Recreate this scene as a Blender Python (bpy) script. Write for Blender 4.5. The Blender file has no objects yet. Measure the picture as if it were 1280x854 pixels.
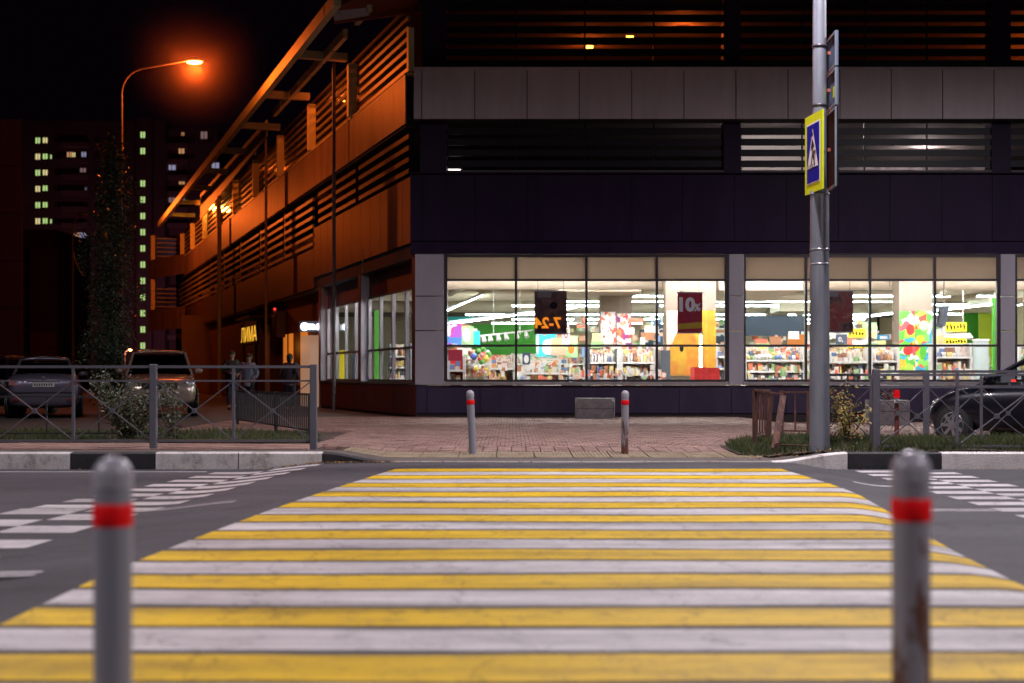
import bpy, math, random
from mathutils import Vector, Matrix
random.seed(7)
R = math.radians
SC = bpy.context.scene
COL = SC.collection

# ---------------------------------------------------------------- camera
F = 1778.0
CZ = 1.15
cam_d = bpy.data.cameras.new('camera')
cam = bpy.data.objects.new('camera', cam_d)
COL.objects.link(cam)
cam.location = (0, 0, CZ)
cam.rotation_euler = (R(90), 0, 0)
cam_d.sensor_width = 36
cam_d.lens = 50
cam_d.shift_y = 43 / 1280
cam_d.clip_start = 0.1
cam_d.clip_end = 2000
cam_d.dof.use_dof = True
cam_d.dof.focus_distance = 24
cam_d.dof.aperture_fstop = 1.6
SC.camera = cam

# ---------------------------------------------------------------- night sky
w = bpy.data.worlds.new('World')
SC.world = w
w.use_nodes = True
bg = w.node_tree.nodes['Background']
bg.inputs[0].default_value = (0.55, 0.2, 0.6, 1)
bg.inputs[1].default_value = 0.0022
SC.view_settings.view_transform = 'Standard'
SC.view_settings.look = 'None'
SC.view_settings.exposure = 0
SC.view_settings.gamma = 1
SC.cycles.use_denoising = True
SC.cycles.max_bounces = 6
SC.cycles.transparent_max_bounces = 12
SC.cycles.sample_clamp_indirect = 4
SC.cycles.caustics_reflective = False
SC.cycles.caustics_refractive = False
SC.render.film_transparent = False

def PX(px, Y): return (px - 640) / F * Y
def PZ(py, Y): return CZ - (py - 470) / F * Y
def P(px, py, Y): return (PX(px, Y), Y, PZ(py, Y))

# ---------------------------------------------------------------- helpers
def sm(t):
    t = max(0.0, min(1.0, t))
    return t * t * (3 - 2 * t)

def tag(o, label=None, cat=None, group=None, kind=None):
    if label: o['label'] = label
    if cat: o['category'] = cat
    if group: o['group'] = group
    if kind: o['kind'] = kind
    return o

def wloc(o):
    v = Vector((0, 0, 0))
    while o is not None:
        v += o.location
        o = o.parent
    return v

def empty(name, loc, label, cat, group=None, rz=0):
    o = bpy.data.objects.new(name, None)
    COL.objects.link(o)
    o.location = loc
    o.rotation_euler = (0, 0, rz)
    o.empty_display_size = .2
    return tag(o, label, cat, group)

class MB:
    """collects shapes for one mesh"""
    def __init__(s):
        s.v = []; s.f = []; s.m = []; s.sm = []
    def add(s, vs, fs, mi=0, smooth=False):
        n = len(s.v)
        s.v += [tuple(v) for v in vs]
        for f in fs:
            s.f.append([i + n for i in f]); s.m.append(mi); s.sm.append(smooth)
        return s
    def box(s, x0, x1, y0, y1, z0, z1, mi=0, bev=0):
        if bev:
            b = bev
            cs = []
            pts = []
            for z, i in ((z0, b), (z0 + b, 0), (z1 - b, 0), (z1, b)):
                ring = [(x0 + i + (b if i == 0 else 0), y0 + i), (x1 - i - (b if i == 0 else 0), y0 + i), (x1 - i, y0 + i + (b if i == 0 else 0)), (x1 - i, y1 - i - (b if i == 0 else 0)),
                        (x1 - i - (b if i == 0 else 0), y1 - i), (x0 + i + (b if i == 0 else 0), y1 - i), (x0 + i, y1 - i - (b if i == 0 else 0)), (x0 + i, y0 + i + (b if i == 0 else 0))]
                pts.append([(a, c, z) for a, c in ring])
            vs = [p for r in pts for p in r]
            fs = []
            for k in range(3):
                for j in range(8):
                    a = k * 8 + j; c = k * 8 + (j + 1) % 8
                    fs.append((a, c, c + 8, a + 8))
            fs.append(tuple(range(7, -1, -1))); fs.append(tuple(range(24, 32)))
            return s.add(vs, fs, mi)
        vs = [(x0, y0, z0), (x1, y0, z0), (x1, y1, z0), (x0, y1, z0), (x0, y0, z1), (x1, y0, z1), (x1, y1, z1), (x0, y1, z1)]
        return s.add(vs, [(0, 3, 2, 1), (4, 5, 6, 7), (0, 1, 5, 4), (1, 2, 6, 5), (2, 3, 7, 6), (3, 0, 4, 7)], mi)
    def tube(s, p0, p1, r0, r1=None, n=10, mi=0, smooth=True, cap=True):
        if r1 is None: r1 = r0
        p0 = Vector(p0); p1 = Vector(p1)
        d = (p1 - p0).normalized()
        u = d.orthogonal().normalized(); v = d.cross(u)
        vs = []
        for p, r in ((p0, r0), (p1, r1)):
            for k in range(n):
                a = 2 * math.pi * k / n + math.pi / n
                vs.append(p + u * math.cos(a) * r + v * math.sin(a) * r)
        s.add(vs, [(k, (k + 1) % n, n + (k + 1) % n, n + k) for k in range(n)], mi, smooth)
        if cap:
            s.add(vs, [tuple(range(n - 1, -1, -1)), tuple(range(n, 2 * n))], mi)
        return s
    def bar(s, p0, p1, w, h, up=(0, 0, 1), mi=0):
        p0 = Vector(p0); p1 = Vector(p1); d = (p1 - p0).normalized()
        up = Vector(up)
        a = d.cross(up).normalized() * w / 2; b = a.cross(d).normalized() * h / 2
        vs = [p0 - a - b, p0 + a - b, p0 + a + b, p0 - a + b, p1 - a - b, p1 + a - b, p1 + a + b, p1 - a + b]
        return s.add(vs, [(0, 3, 2, 1), (4, 5, 6, 7), (0, 1, 5, 4), (1, 2, 6, 5), (2, 3, 7, 6), (3, 0, 4, 7)], mi)
    def lathe(s, prof, c=(0, 0, 0), n=24, mi=0, axis=None):
        vs = []
        for r, z in prof:
            for k in range(n):
                a = 2 * math.pi * k / n
                vs.append(Vector((r * math.cos(a), r * math.sin(a), z)))
        if axis is not None:
            q = Vector((0, 0, 1)).rotation_difference(Vector(axis))
            vs = [q @ v for v in vs]
        vs = [v + Vector(c) for v in vs]
        fs = []
        for j in range(len(prof) - 1):
            for k in range(n):
                a = j * n + k; b = j * n + (k + 1) % n
                fs.append((a, b, b + n, a + n))
        s.add(vs, fs, mi, True)
        s.add(vs, [tuple(range(n - 1, -1, -1)), tuple(range((len(prof) - 1) * n, len(prof) * n))], mi)
        return s
    def poly(s, pts, mi=0):
        return s.add(pts, [tuple(range(len(pts)))], mi)
    def prism(s, pts, off, mi=0):
        n = len(pts); o = Vector(off)
        vs = [Vector(p) for p in pts] + [Vector(p) + o for p in pts]
        return s.add(vs, [tuple(range(n - 1, -1, -1)), tuple(range(n, 2 * n))] + [(k, (k + 1) % n, n + (k + 1) % n, n + k) for k in range(n)], mi)
    def ball(s, c, r, n=10, m=6, mi=0, sc=(1, 1, 1)):
        prof = [(max(r * math.sin(math.pi * j / m), 1e-4), -r * math.cos(math.pi * j / m)) for j in range(m + 1)]
        vs = []
        for rr, z in prof:
            for k in range(n):
                a = 2 * math.pi * k / n
                vs.append((c[0] + rr * math.cos(a) * sc[0], c[1] + rr * math.sin(a) * sc[1], c[2] + z * sc[2]))
        fs = [(j * n + k, j * n + (k + 1) % n, (j + 1) * n + (k + 1) % n, (j + 1) * n + k) for j in range(m) for k in range(n)]
        return s.add(vs, fs, mi, True)
    def mesh(s, name, mats, off=(0, 0, 0)):
        me = bpy.data.meshes.new(name)
        off = Vector(off)
        me.from_pydata([Vector(v) - off for v in s.v], [], s.f)
        for m in (mats if isinstance(mats, (list, tuple)) else [mats]): me.materials.append(m)
        me.polygons.foreach_set('material_index', s.m)
        me.polygons.foreach_set('use_smooth', s.sm)
        me.update()
        return me
    def build(s, name, mats, parent=None, local=False, label=None, cat=None, group=None, kind=None, base=None):
        """world coordinates unless local; base = origin of the object"""
        if local:
            me = s.mesh(name, mats, base or (0, 0, 0))
            loc = base or (0, 0, 0)
        else:
            pw = wloc(parent) if parent else Vector((0, 0, 0))
            b = Vector(base) if base is not None else pw
            me = s.mesh(name, mats, b)
            loc = b - pw
        o = bpy.data.objects.new(name, me)
        COL.objects.link(o)
        o.parent = parent
        o.location = loc
        return tag(o, label, cat, group, kind)

def piece(name, me, parent, loc, rz=0, mat=None, local=False):
    """a further object using an existing mesh; loc in world unless local"""
    o = bpy.data.objects.new(name, me)
    COL.objects.link(o)
    o.parent = parent
    o.location = Vector(loc) if (local or not parent) else Vector(loc) - wloc(parent)
    o.rotation_euler = (0, 0, rz)
    return o

def kids(o): return list(o.children)
def copy_tree(o, parent=None):
    c = o.copy(); COL.objects.link(c); c.parent = parent
    for ch in kids(o): copy_tree(ch, c)
    return c

# ---------------------------------------------------------------- materials
def mat(name, col, rough=.6, metal=0, var=None, scale=3, bump=0, bscale=40, emit=None, estr=0, stretch=(1, 1, 1), contrast=(.35, .65), spec=.5, coat=0):
    m = bpy.data.materials.new(name); m.use_nodes = True
    nt = m.node_tree; N = nt.nodes; L = nt.links
    b = N['Principled BSDF']
    b.inputs['Base Color'].default_value = (*col, 1)
    b.inputs['Roughness'].default_value = rough
    b.inputs['Metallic'].default_value = metal
    b.inputs['Specular IOR Level'].default_value = spec
    if coat: b.inputs['Coat Weight'].default_value = coat
    geo = N.new('ShaderNodeNewGeometry')
    mp = N.new('ShaderNodeVectorMath'); mp.operation = 'MULTIPLY'
    mp.inputs[1].default_value = stretch
    L.new(geo.outputs['Position'], mp.inputs[0])
    if var:
        n = N.new('ShaderNodeTexNoise'); n.inputs['Scale'].default_value = scale; n.inputs['Detail'].default_value = 6
        n.inputs['Roughness'].default_value = .65
        L.new(mp.outputs[0], n.inputs['Vector'])
        r = N.new('ShaderNodeValToRGB')
        r.color_ramp.elements[0].position = contrast[0]; r.color_ramp.elements[1].position = contrast[1]
        r.color_ramp.elements[0].color = (*col, 1); r.color_ramp.elements[1].color = (*var, 1)
        L.new(n.outputs['Fac'], r.inputs['Fac'])
        L.new(r.outputs['Color'], b.inputs['Base Color'])
    if bump:
        n2 = N.new('ShaderNodeTexNoise'); n2.inputs['Scale'].default_value = bscale; n2.inputs['Detail'].default_value = 4
        L.new(mp.outputs[0], n2.inputs['Vector'])
        bp = N.new('ShaderNodeBump'); bp.inputs['Strength'].default_value = bump; bp.inputs['Distance'].default_value = .01
        L.new(n2.outputs['Fac'], bp.inputs['Height'])
        L.new(bp.outputs[0], b.inputs['Normal'])
    if emit:
        b.inputs['Emission Color'].default_value = (*emit, 1)
        b.inputs['Emission Strength'].default_value = estr
    return m

def glassmat(name, tint=(.9, .92, .95), gloss=.06):
    m = bpy.data.materials.new(name); m.use_nodes = True
    nt = m.node_tree; N = nt.nodes; L = nt.links
    N.remove(N['Principled BSDF'])
    t = N.new('ShaderNodeBsdfTransparent'); t.inputs[0].default_value = (*tint, 1)
    g = N.new('ShaderNodeBsdfGlossy'); g.inputs['Roughness'].default_value = .02
    mx = N.new('ShaderNodeMixShader'); mx.inputs[0].default_value = gloss
    L.new(t.outputs[0], mx.inputs[1]); L.new(g.outputs[0], mx.inputs[2])
    L.new(mx.outputs[0], N['Material Output'].inputs[0])
    return m

def hues(name, cols, rough=.4, island=False, emit=0):
    """one material, a hue picked per object or per loose piece"""
    m = bpy.data.materials.new(name); m.use_nodes = True
    nt = m.node_tree; N = nt.nodes; L = nt.links
    b = N['Principled BSDF']; b.inputs['Roughness'].default_value = rough
    r = N.new('ShaderNodeValToRGB'); r.color_ramp.interpolation = 'CONSTANT'
    e = r.color_ramp.elements
    while len(e) < len(cols): e.new(0)
    for i, c in enumerate(cols):
        e[i].position = i / len(cols); e[i].color = (*c, 1)
    if island:
        g = N.new('ShaderNodeNewGeometry'); L.new(g.outputs['Random Per Island'], r.inputs[0])
    else:
        g = N.new('ShaderNodeObjectInfo'); L.new(g.outputs['Random'], r.inputs[0])
    L.new(r.outputs[0], b.inputs['Base Color'])
    return m

def paint_mat(name, col, wear, under, amount=.5):
    """road paint: worn through to the asphalt in patches, cracks, tyre dirt"""
    m = bpy.data.materials.new(name); m.use_nodes = True
    nt = m.node_tree; N = nt.nodes; L = nt.links
    b = N['Principled BSDF']; b.inputs['Roughness'].default_value = .6; b.inputs['Specular IOR Level'].default_value = .2
    geo = N.new('ShaderNodeNewGeometry')
    n1 = N.new('ShaderNodeTexNoise'); n1.inputs['Scale'].default_value = 2.2; n1.inputs['Detail'].default_value = 8; n1.inputs['Roughness'].default_value = .7
    n2 = N.new('ShaderNodeTexNoise'); n2.inputs['Scale'].default_value = 90; n2.inputs['Detail'].default_value = 3
    mul = N.new('ShaderNodeVectorMath'); mul.operation = 'MULTIPLY'; mul.inputs[1].default_value = (.35, 1.6, 1)
    L.new(geo.outputs['Position'], mul.inputs[0])
    L.new(mul.outputs[0], n1.inputs['Vector']); L.new(geo.outputs['Position'], n2.inputs['Vector'])
    r1 = N.new('ShaderNodeValToRGB'); r1.color_ramp.elements[0].position = .38; r1.color_ramp.elements[1].position = .70
    r1.color_ramp.elements[0].color = (*col, 1); r1.color_ramp.elements[1].color = (*wear, 1)
    L.new(n1.outputs['Fac'], r1.inputs[0])
    add = N.new('ShaderNodeMath'); add.operation = 'MULTIPLY'
    n3 = N.new('ShaderNodeTexNoise'); n3.inputs['Scale'].default_value = 7; n3.inputs['Detail'].default_value = 9; n3.inputs['Roughness'].default_value = .75
    L.new(geo.outputs['Position'], n3.inputs['Vector'])
    L.new(n3.outputs['Fac'], add.inputs[0]); L.new(n2.outputs['Fac'], add.inputs[1])
    r2 = N.new('ShaderNodeValToRGB'); r2.color_ramp.elements[0].position = .34 - .06 * amount + .02; r2.color_ramp.elements[1].position = .42
    r2.color_ramp.elements[0].color = (0, 0, 0, 1); r2.color_ramp.elements[1].color = (1, 1, 1, 1)
    L.new(add.outputs[0], r2.inputs[0])
    mx = N.new('ShaderNodeMixRGB'); mx.inputs[2].default_value = (*under, 1)
    L.new(r2.outputs[0], mx.inputs[0]); L.new(r1.outputs[0], mx.inputs[1])
    # hairline cracks where the asphalt shows
    vo = N.new('ShaderNodeTexVoronoi'); vo.feature = 'DISTANCE_TO_EDGE'; vo.inputs['Scale'].default_value = .9
    wn = N.new('ShaderNodeTexNoise'); wn.inputs['Scale'].default_value = 3; wn.inputs['Detail'].default_value = 5
    L.new(geo.outputs['Position'], wn.inputs['Vector'])
    av = N.new('ShaderNodeVectorMath'); av.operation = 'MULTIPLY_ADD'; av.inputs[1].default_value = (.7, .7, .7)
    L.new(wn.outputs['Color'], av.inputs[0]); L.new(geo.outputs['Position'], av.inputs[2])
    L.new(av.outputs[0], vo.inputs['Vector'])
    r3 = N.new('ShaderNodeValToRGB'); r3.color_ramp.elements[0].position = 0; r3.color_ramp.elements[1].position = .012
    r3.color_ramp.elements[0].color = (.55, .55, .55, 1); r3.color_ramp.elements[1].color = (1, 1, 1, 1)
    L.new(vo.outputs['Distance'], r3.inputs[0])
    m2 = N.new('ShaderNodeMixRGB'); m2.blend_type = 'MULTIPLY'; m2.inputs[0].default_value = 1
    L.new(mx.outputs[0], m2.inputs[1]); L.new(r3.outputs[0], m2.inputs[2])
    L.new(m2.outputs[0], b.inputs['Base Color'])
    tn = N.new('ShaderNodeTexNoise'); tn.inputs['Scale'].default_value = 1.0; tn.inputs['Detail'].default_value = 5
    tm = N.new('ShaderNodeVectorMath'); tm.operation = 'MULTIPLY'; tm.inputs[1].default_value = (.18, 2.4, 1)
    L.new(geo.outputs['Position'], tm.inputs[0]); L.new(tm.outputs[0], tn.inputs['Vector'])
    tr = N.new('ShaderNodeMapRange'); tr.inputs[1].default_value = .48; tr.inputs[2].default_value = .66; tr.inputs[3].default_value = 1; tr.inputs[4].default_value = .62
    L.new(tn.outputs['Fac'], tr.inputs[0])
    ts = N.new('ShaderNodeVectorMath'); ts.operation = 'SCALE'; L.new(m2.outputs[0], ts.inputs[0]); L.new(tr.outputs[0], ts.inputs['Scale'])
    L.new(ts.outputs[0], b.inputs['Base Color'])
    bp = N.new('ShaderNodeBump'); bp.inputs['Strength'].default_value = .5; bp.inputs['Distance'].default_value = .006
    L.new(n2.outputs['Fac'], bp.inputs['Height']); L.new(bp.outputs[0], b.inputs['Normal'])
    return m

def printmat(name, cols, scale=4, seed=0, rough=.35, detail=2):
    """printed picture: soft coloured shapes"""
    m = bpy.data.materials.new(name); m.use_nodes = True
    nt = m.node_tree; N = nt.nodes; L = nt.links
    b = N['Principled BSDF']; b.inputs['Roughness'].default_value = rough
    g = N.new('ShaderNodeNewGeometry')
    ad = N.new('ShaderNodeVectorMath'); ad.operation = 'ADD'; ad.inputs[1].default_value = (seed * 3.1, seed * 1.7, seed * 2.3)
    L.new(g.outputs['Position'], ad.inputs[0])
    nz = N.new('ShaderNodeTexNoise'); nz.inputs['Scale'].default_value = scale * .8; nz.inputs['Detail'].default_value = detail
    L.new(ad.outputs[0], nz.inputs['Vector'])
    av = N.new('ShaderNodeVectorMath'); av.operation = 'MULTIPLY_ADD'; av.inputs[1].default_value = (.35, .35, .35)
    L.new(nz.outputs['Color'], av.inputs[0]); L.new(ad.outputs[0], av.inputs[2])
    v = N.new('ShaderNodeTexVoronoi'); v.inputs['Scale'].default_value = scale
    L.new(av.outputs[0], v.inputs['Vector'])
    sp = N.new('ShaderNodeSeparateColor'); L.new(v.outputs['Color'], sp.inputs[0])
    r = N.new('ShaderNodeValToRGB'); r.color_ramp.interpolation = 'CONSTANT'
    e = r.color_ramp.elements
    while len(e) < len(cols): e.new(0)
    for i, c in enumerate(cols):
        e[i].position = i / len(cols); e[i].color = (*c, 1)
    L.new(sp.outputs[0], r.inputs[0]); L.new(r.outputs[0], b.inputs['Base Color'])
    return m

def noiseprint(name, cols, scale=5, rough=.4, distort=1.5):
    m = bpy.data.materials.new(name); m.use_nodes = True
    nt = m.node_tree; N = nt.nodes; L = nt.links
    b = N['Principled BSDF']; b.inputs['Roughness'].default_value = rough
    g = N.new('ShaderNodeNewGeometry'); n = N.new('ShaderNodeTexNoise')
    n.inputs['Scale'].default_value = scale; n.inputs['Detail'].default_value = 3; n.inputs['Distortion'].default_value = distort
    L.new(g.outputs['Position'], n.inputs['Vector'])
    r = N.new('ShaderNodeValToRGB'); e = r.color_ramp.elements
    while len(e) < len(cols): e.new(0)
    for i, c in enumerate(cols):
        e[i].position = .3 + .4 * i / (len(cols) - 1); e[i].color = (*c, 1)
    L.new(n.outputs['Fac'], r.inputs[0]); L.new(r.outputs[0], b.inputs['Base Color'])
    return m

def rusty(name, col, rust=(.10, .03, .015), amount=.5, low=None, rough=.45, metal=0):
    m = mat(name, col, rough, metal)
    nt = m.node_tree; N = nt.nodes; L = nt.links; b = N['Principled BSDF']
    g = N.new('ShaderNodeNewGeometry')
    ml = N.new('ShaderNodeVectorMath'); ml.operation = 'MULTIPLY'; ml.inputs[1].default_value = (1, 1, .35)
    L.new(g.outputs['Position'], ml.inputs[0])
    n = N.new('ShaderNodeTexNoise'); n.inputs['Scale'].default_value = 14; n.inputs['Detail'].default_value = 6; n.inputs['Roughness'].default_value = .7
    L.new(ml.outputs[0], n.inputs['Vector'])
    src = n.outputs['Fac']
    if low is not None:     # more rust towards the foot of the post
        sp = N.new('ShaderNodeSeparateXYZ'); L.new(g.outputs['Position'], sp.inputs[0])
        mr = N.new('ShaderNodeMapRange'); mr.inputs[1].default_value = low[0]; mr.inputs[2].default_value = low[1]; mr.inputs[3].default_value = low[2]; mr.inputs[4].default_value = 0
        L.new(sp.outputs[2], mr.inputs[0])
        a = N.new('ShaderNodeMath'); a.operation = 'ADD'; L.new(src, a.inputs[0]); L.new(mr.outputs[0], a.inputs[1]); src = a.outputs[0]
    r = N.new('ShaderNodeValToRGB'); r.color_ramp.elements[0].position = .72 - .22 * amount; r.color_ramp.elements[1].position = .78 - .2 * amount
    r.color_ramp.elements[0].color = (*col, 1); r.color_ramp.elements[1].color = (*rust, 1)
    L.new(src, r.inputs[0]); L.new(r.outputs[0], b.inputs['Base Color'])
    return m


M = {}
M['asphalt'] = mat('asphalt', (.024, .022, .028), .78, var=(.060, .056, .065), scale=1.1, bump=1.0, bscale=110, contrast=(.28, .72), stretch=(.22, 1, 1))
def grain(m, scale=260, lo=.55, hi=1.5, stain=None):
    nt = m.node_tree; N = nt.nodes; L = nt.links; b = N['Principled BSDF']
    src = b.inputs['Base Color'].links[0].from_socket
    g = N.new('ShaderNodeNewGeometry'); v = N.new('ShaderNodeTexVoronoi'); v.inputs['Scale'].default_value = scale
    L.new(g.outputs['Position'], v.inputs['Vector'])
    s = N.new('ShaderNodeSeparateColor'); L.new(v.outputs['Color'], s.inputs[0])
    r = N.new('ShaderNodeMapRange'); r.inputs[3].default_value = lo; r.inputs[4].default_value = hi; L.new(s.outputs[0], r.inputs[0])
    x = N.new('ShaderNodeVectorMath'); x.operation = 'SCALE'; L.new(src, x.inputs[0]); L.new(r.outputs[0], x.inputs['Scale'])
    out = x.outputs[0]
    if stain:
        n = N.new('ShaderNodeTexNoise'); n.inputs['Scale'].default_value = stain; n.inputs['Detail'].default_value = 7; n.inputs['Roughness'].default_value = .7
        L.new(g.outputs['Position'], n.inputs['Vector'])
        q = N.new('ShaderNodeMapRange'); q.inputs[1].default_value = .55; q.inputs[2].default_value = .7; q.inputs[3].default_value = 1; q.inputs[4].default_value = .5; L.new(n.outputs['Fac'], q.inputs[0])
        y = N.new('ShaderNodeVectorMath'); y.operation = 'SCALE'; L.new(out, y.inputs[0]); L.new(q.outputs[0], y.inputs['Scale']); out = y.outputs[0]
    L.new(out, b.inputs['Base Color'])
grain(M['asphalt'], 150, .6, 1.6, 1.7)
M['asphalt_edge'] = mat('asphalt_apron', (.075, .06, .055), .85, var=(.11, .09, .08), scale=2, bump=.8, bscale=100)
M['white_paint'] = paint_mat('white_road_paint', (.62, .59, .59), (.38, .355, .365), (.14, .13, .14), 1.5)
M['yellow_paint'] = paint_mat('yellow_road_paint', (.78, .50, .008), (.50, .31, .010), (.15, .10, .04), 1.6)
M['soil'] = mat('soil', (.03, .02, .014), .95, var=(.06, .045, .03), scale=3, bump=1, bscale=30)
M['yard'] = mat('yard_asphalt', (.04, .035, .033), .85, var=(.06, .05, .045), scale=.8, bump=.6, bscale=60)
M['paver'] = mat('brick_paver', (.20, .11, .09), .8, var=(.33, .21, .175), scale=1.6, bump=.5, bscale=60, contrast=(.3, .7))
M['paver2'] = mat('tactile_paver', (.20, .15, .09), .85, var=(.28, .22, .15), scale=3, bump=.5, bscale=60)
M['joint'] = mat('joint_sand', (.05, .035, .03), .95, var=(.08, .06, .05), scale=5)
M['kerb_white'] = mat('whitewashed_kerb', (.74, .70, .68), .75, var=(.48, .44, .42), scale=3.5, bump=.6, bscale=50, contrast=(.42, .75))
M['kerb_black'] = mat('black_painted_kerb', (.010, .009, .013), .6, var=(.024, .022, .028), scale=6, bump=.6, bscale=50)
M['concrete'] = mat('concrete', (.20, .18, .165), .85, var=(.30, .28, .26), scale=5, bump=.7, bscale=40)
M['fence_grey'] = rusty('grey_fence_paint', (.105, .10, .125), amount=.2, rough=.5)
M['black_rail'] = mat('black_rail_paint', (.02, .018, .02), .5)
M['rust_rail'] = rusty('rusty_rail', (.06, .022, .016), rust=(.15, .05, .03), amount=.9, rough=.7)
M['galv'] = mat('galvanised_steel', (.28, .30, .35), .42, .5, var=(.19, .20, .24), scale=5, stretch=(1, 1, .25), bump=.15, bscale=40)
M['bollard_grey'] = rusty('grey_bollard_paint', (.22, .22, .26), rust=(.14, .045, .02), amount=.45, low=(.55, .9, -.06), rough=.38)
M['bollard_rust'] = rusty('rusty_bollard_paint', (.24, .23, .26), rust=(.11, .04, .025), amount=.5, low=(.1, .75, .22), rough=.5)
M['red_band'] = mat('red_band', (.75, .004, .008), .45, spec=.2)
M['purple'] = mat('plum_cladding', (.012, .004, .024), .55, var=(.020, .007, .034), scale=2.2, bump=.05, bscale=8, spec=.15, stretch=(1, 1, .2))
M['plinth'] = mat('plinth_cladding', (.030, .019, .050), .5, var=(.046, .031, .070), scale=2.5, stretch=(1, 1, .3), spec=.3)
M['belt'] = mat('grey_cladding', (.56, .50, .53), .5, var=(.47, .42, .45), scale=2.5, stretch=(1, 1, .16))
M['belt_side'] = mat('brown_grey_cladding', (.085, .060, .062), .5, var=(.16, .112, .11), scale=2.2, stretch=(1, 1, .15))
M['band_shaded'] = mat('shaded_brown_cladding', (.034, .016, .015), .5, var=(.06, .028, .026), scale=2.2, stretch=(1, 1, .15))  # darker copy of the side cladding, shade of the lower band put into colour
M['red_wall'] = mat('red_cladding', (.042, .006, .008), .55, var=(.075, .011, .012), scale=1.1, stretch=(1, 1, .3))
M['pillar'] = mat('pale_pillar_cladding', (.34, .32, .38), .45, var=(.40, .375, .43), scale=1.2, stretch=(1, 1, .3))
M['column'] = mat('deck_column', (.018, .010, .032), .6, spec=.2)
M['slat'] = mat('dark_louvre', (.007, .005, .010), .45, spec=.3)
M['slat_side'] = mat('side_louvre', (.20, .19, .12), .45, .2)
M['frame'] = mat('window_frame', (.05, .04, .05), .4, .3)
M['sill'] = mat('steel_sill', (.42, .40, .44), .3, .6)
M['dark'] = mat('dark_soffit', (.02, .014, .016), .8)
M['soffit_red'] = mat('red_soffit', (.22, .05, .03), .6, var=(.28, .07, .04), scale=1)
M['deck'] = mat('deck_concrete', (.09, .08, .08), .85, var=(.13, .115, .11), scale=.8)
M['eave'] = mat('eave_steel', (.60, .60, .32), .5, .1)  # bright yellow of the lamplight on the eaves is put into this colour
M['glass'] = glassmat('shop_glass')
M['film'] = bpy.data.materials.new('frosted_film'); M['film'].use_nodes = True
_n = M['film'].node_tree.nodes; _l = M['film'].node_tree.links
_n.remove(_n['Principled BSDF'])
_t = _n.new('ShaderNodeBsdfTranslucent'); _t.inputs[0].default_value = (.55, .47, .40, 1)
_d = _n.new('ShaderNodeBsdfDiffuse'); _d.inputs[0].default_value = (.22, .19, .17, 1)
_x = _n.new('ShaderNodeMixShader'); _x.inputs[0].default_value = .5
_l.new(_t.outputs[0], _x.inputs[1]); _l.new(_d.outputs[0], _x.inputs[2]); _l.new(_x.outputs[0], _n['Material Output'].inputs[0])

grain(M['asphalt_edge'], 120, .75, 1.3, 2.5); grain(M['kerb_white'], 60, .9, 1.05, 3.5); grain(M['paver'], 7, .75, 1.2, 1.4); grain(M['belt'], 40, .97, 1.03)
# ---------------------------------------------------------------- lit street lamps
def lamp_light(name, loc, power, col, r=.12, spot=None, parent=None, aim=None):
    if spot:
        d = bpy.data.lights.new(name, 'SPOT'); d.spot_size = R(spot); d.spot_blend = .6
    else:
        d = bpy.data.lights.new(name, 'POINT')
    d.energy = power; d.color = col; d.shadow_soft_size = r
    o = bpy.data.objects.new(name, d); COL.objects.link(o)
    o.parent = parent
    o.location = Vector(loc) - (wloc(parent) if parent else Vector((0, 0, 0)))
    if aim: o.rotation_euler = (Vector(aim) - Vector(loc)).to_track_quat('-Z', 'Y').to_euler()
    return o

WHITE = (1, .91, .98)
SODIUM = (1, .145, .016)
M['lens_white'] = mat('white_lamp_lens', (.8, .8, .8), .3, emit=(1, .95, .95), estr=40)
M['lens_sodium'] = mat('sodium_lamp_lens', (.8, .5, .2), .3, emit=(1, .42, .06), estr=60)
M['pole_red'] = mat('painted_pole', (.16, .12, .11), .5)

def street_lamp(base, H, arm, label, power, col, lens, r=.07, mast=None, light=True, spot=150):
    """tapered pole, bent arm, head with a lens; arm = horizontal vector to the head"""
    b = Vector(base); a = Vector((arm[0], arm[1], 0)); L = a.length; u = a / L
    t = empty('street_lamp', base, label, 'street lamp')
    p = MB(); p.tube(b, b + Vector((0, 0, H - 1.0)), r, r * .62, 14)
    p.tube(b, b + Vector((0, 0, .25)), r * 1.5, r * 1.4, 14)
    p.build('pole', mast or M['galv'], t)
    q = MB(); pts = []
    c = min(1.0, L * .35)
    for k in range(9):
        th = math.pi / 2 * k / 8 * .93
        pts.append(b + Vector((0, 0, H - 1.0)) + u * c * (1 - math.cos(th)) + Vector((0, 0, .78 * math.sin(th))))
    pts.append(b + u * (L - .25) + Vector((0, 0, H)))
    for i in range(len(pts) - 1): q.tube(pts[i], pts[i + 1], r * .55, r * .5, 10, cap=False)
    q.build('arm', mast or M['galv'], t)
    h = b + u * L + Vector((0, 0, H + .02))
    hd = MB(); hd.ball(h, .2, 14, 8, sc=(1.6 * abs(u.x) + .75 * abs(u.y), 1.6 * abs(u.y) + .75 * abs(u.x), .42))
    head = hd.build('lamp_head', M['galv'], t)
    ln = MB(); ln.ball(h + Vector((0, 0, -.055)), .16, 14, 8, sc=(1.5 * abs(u.x) + .75 * abs(u.y), 1.5 * abs(u.y) + .75 * abs(u.x), .42))
    ln.build('lens', lens, head)
    if light:
        lamp_light('lamp_light', h + Vector((0, 0, -.3)), power, col, .12, spot, t, h + Vector((0, 0, -9)))
    return t

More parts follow.
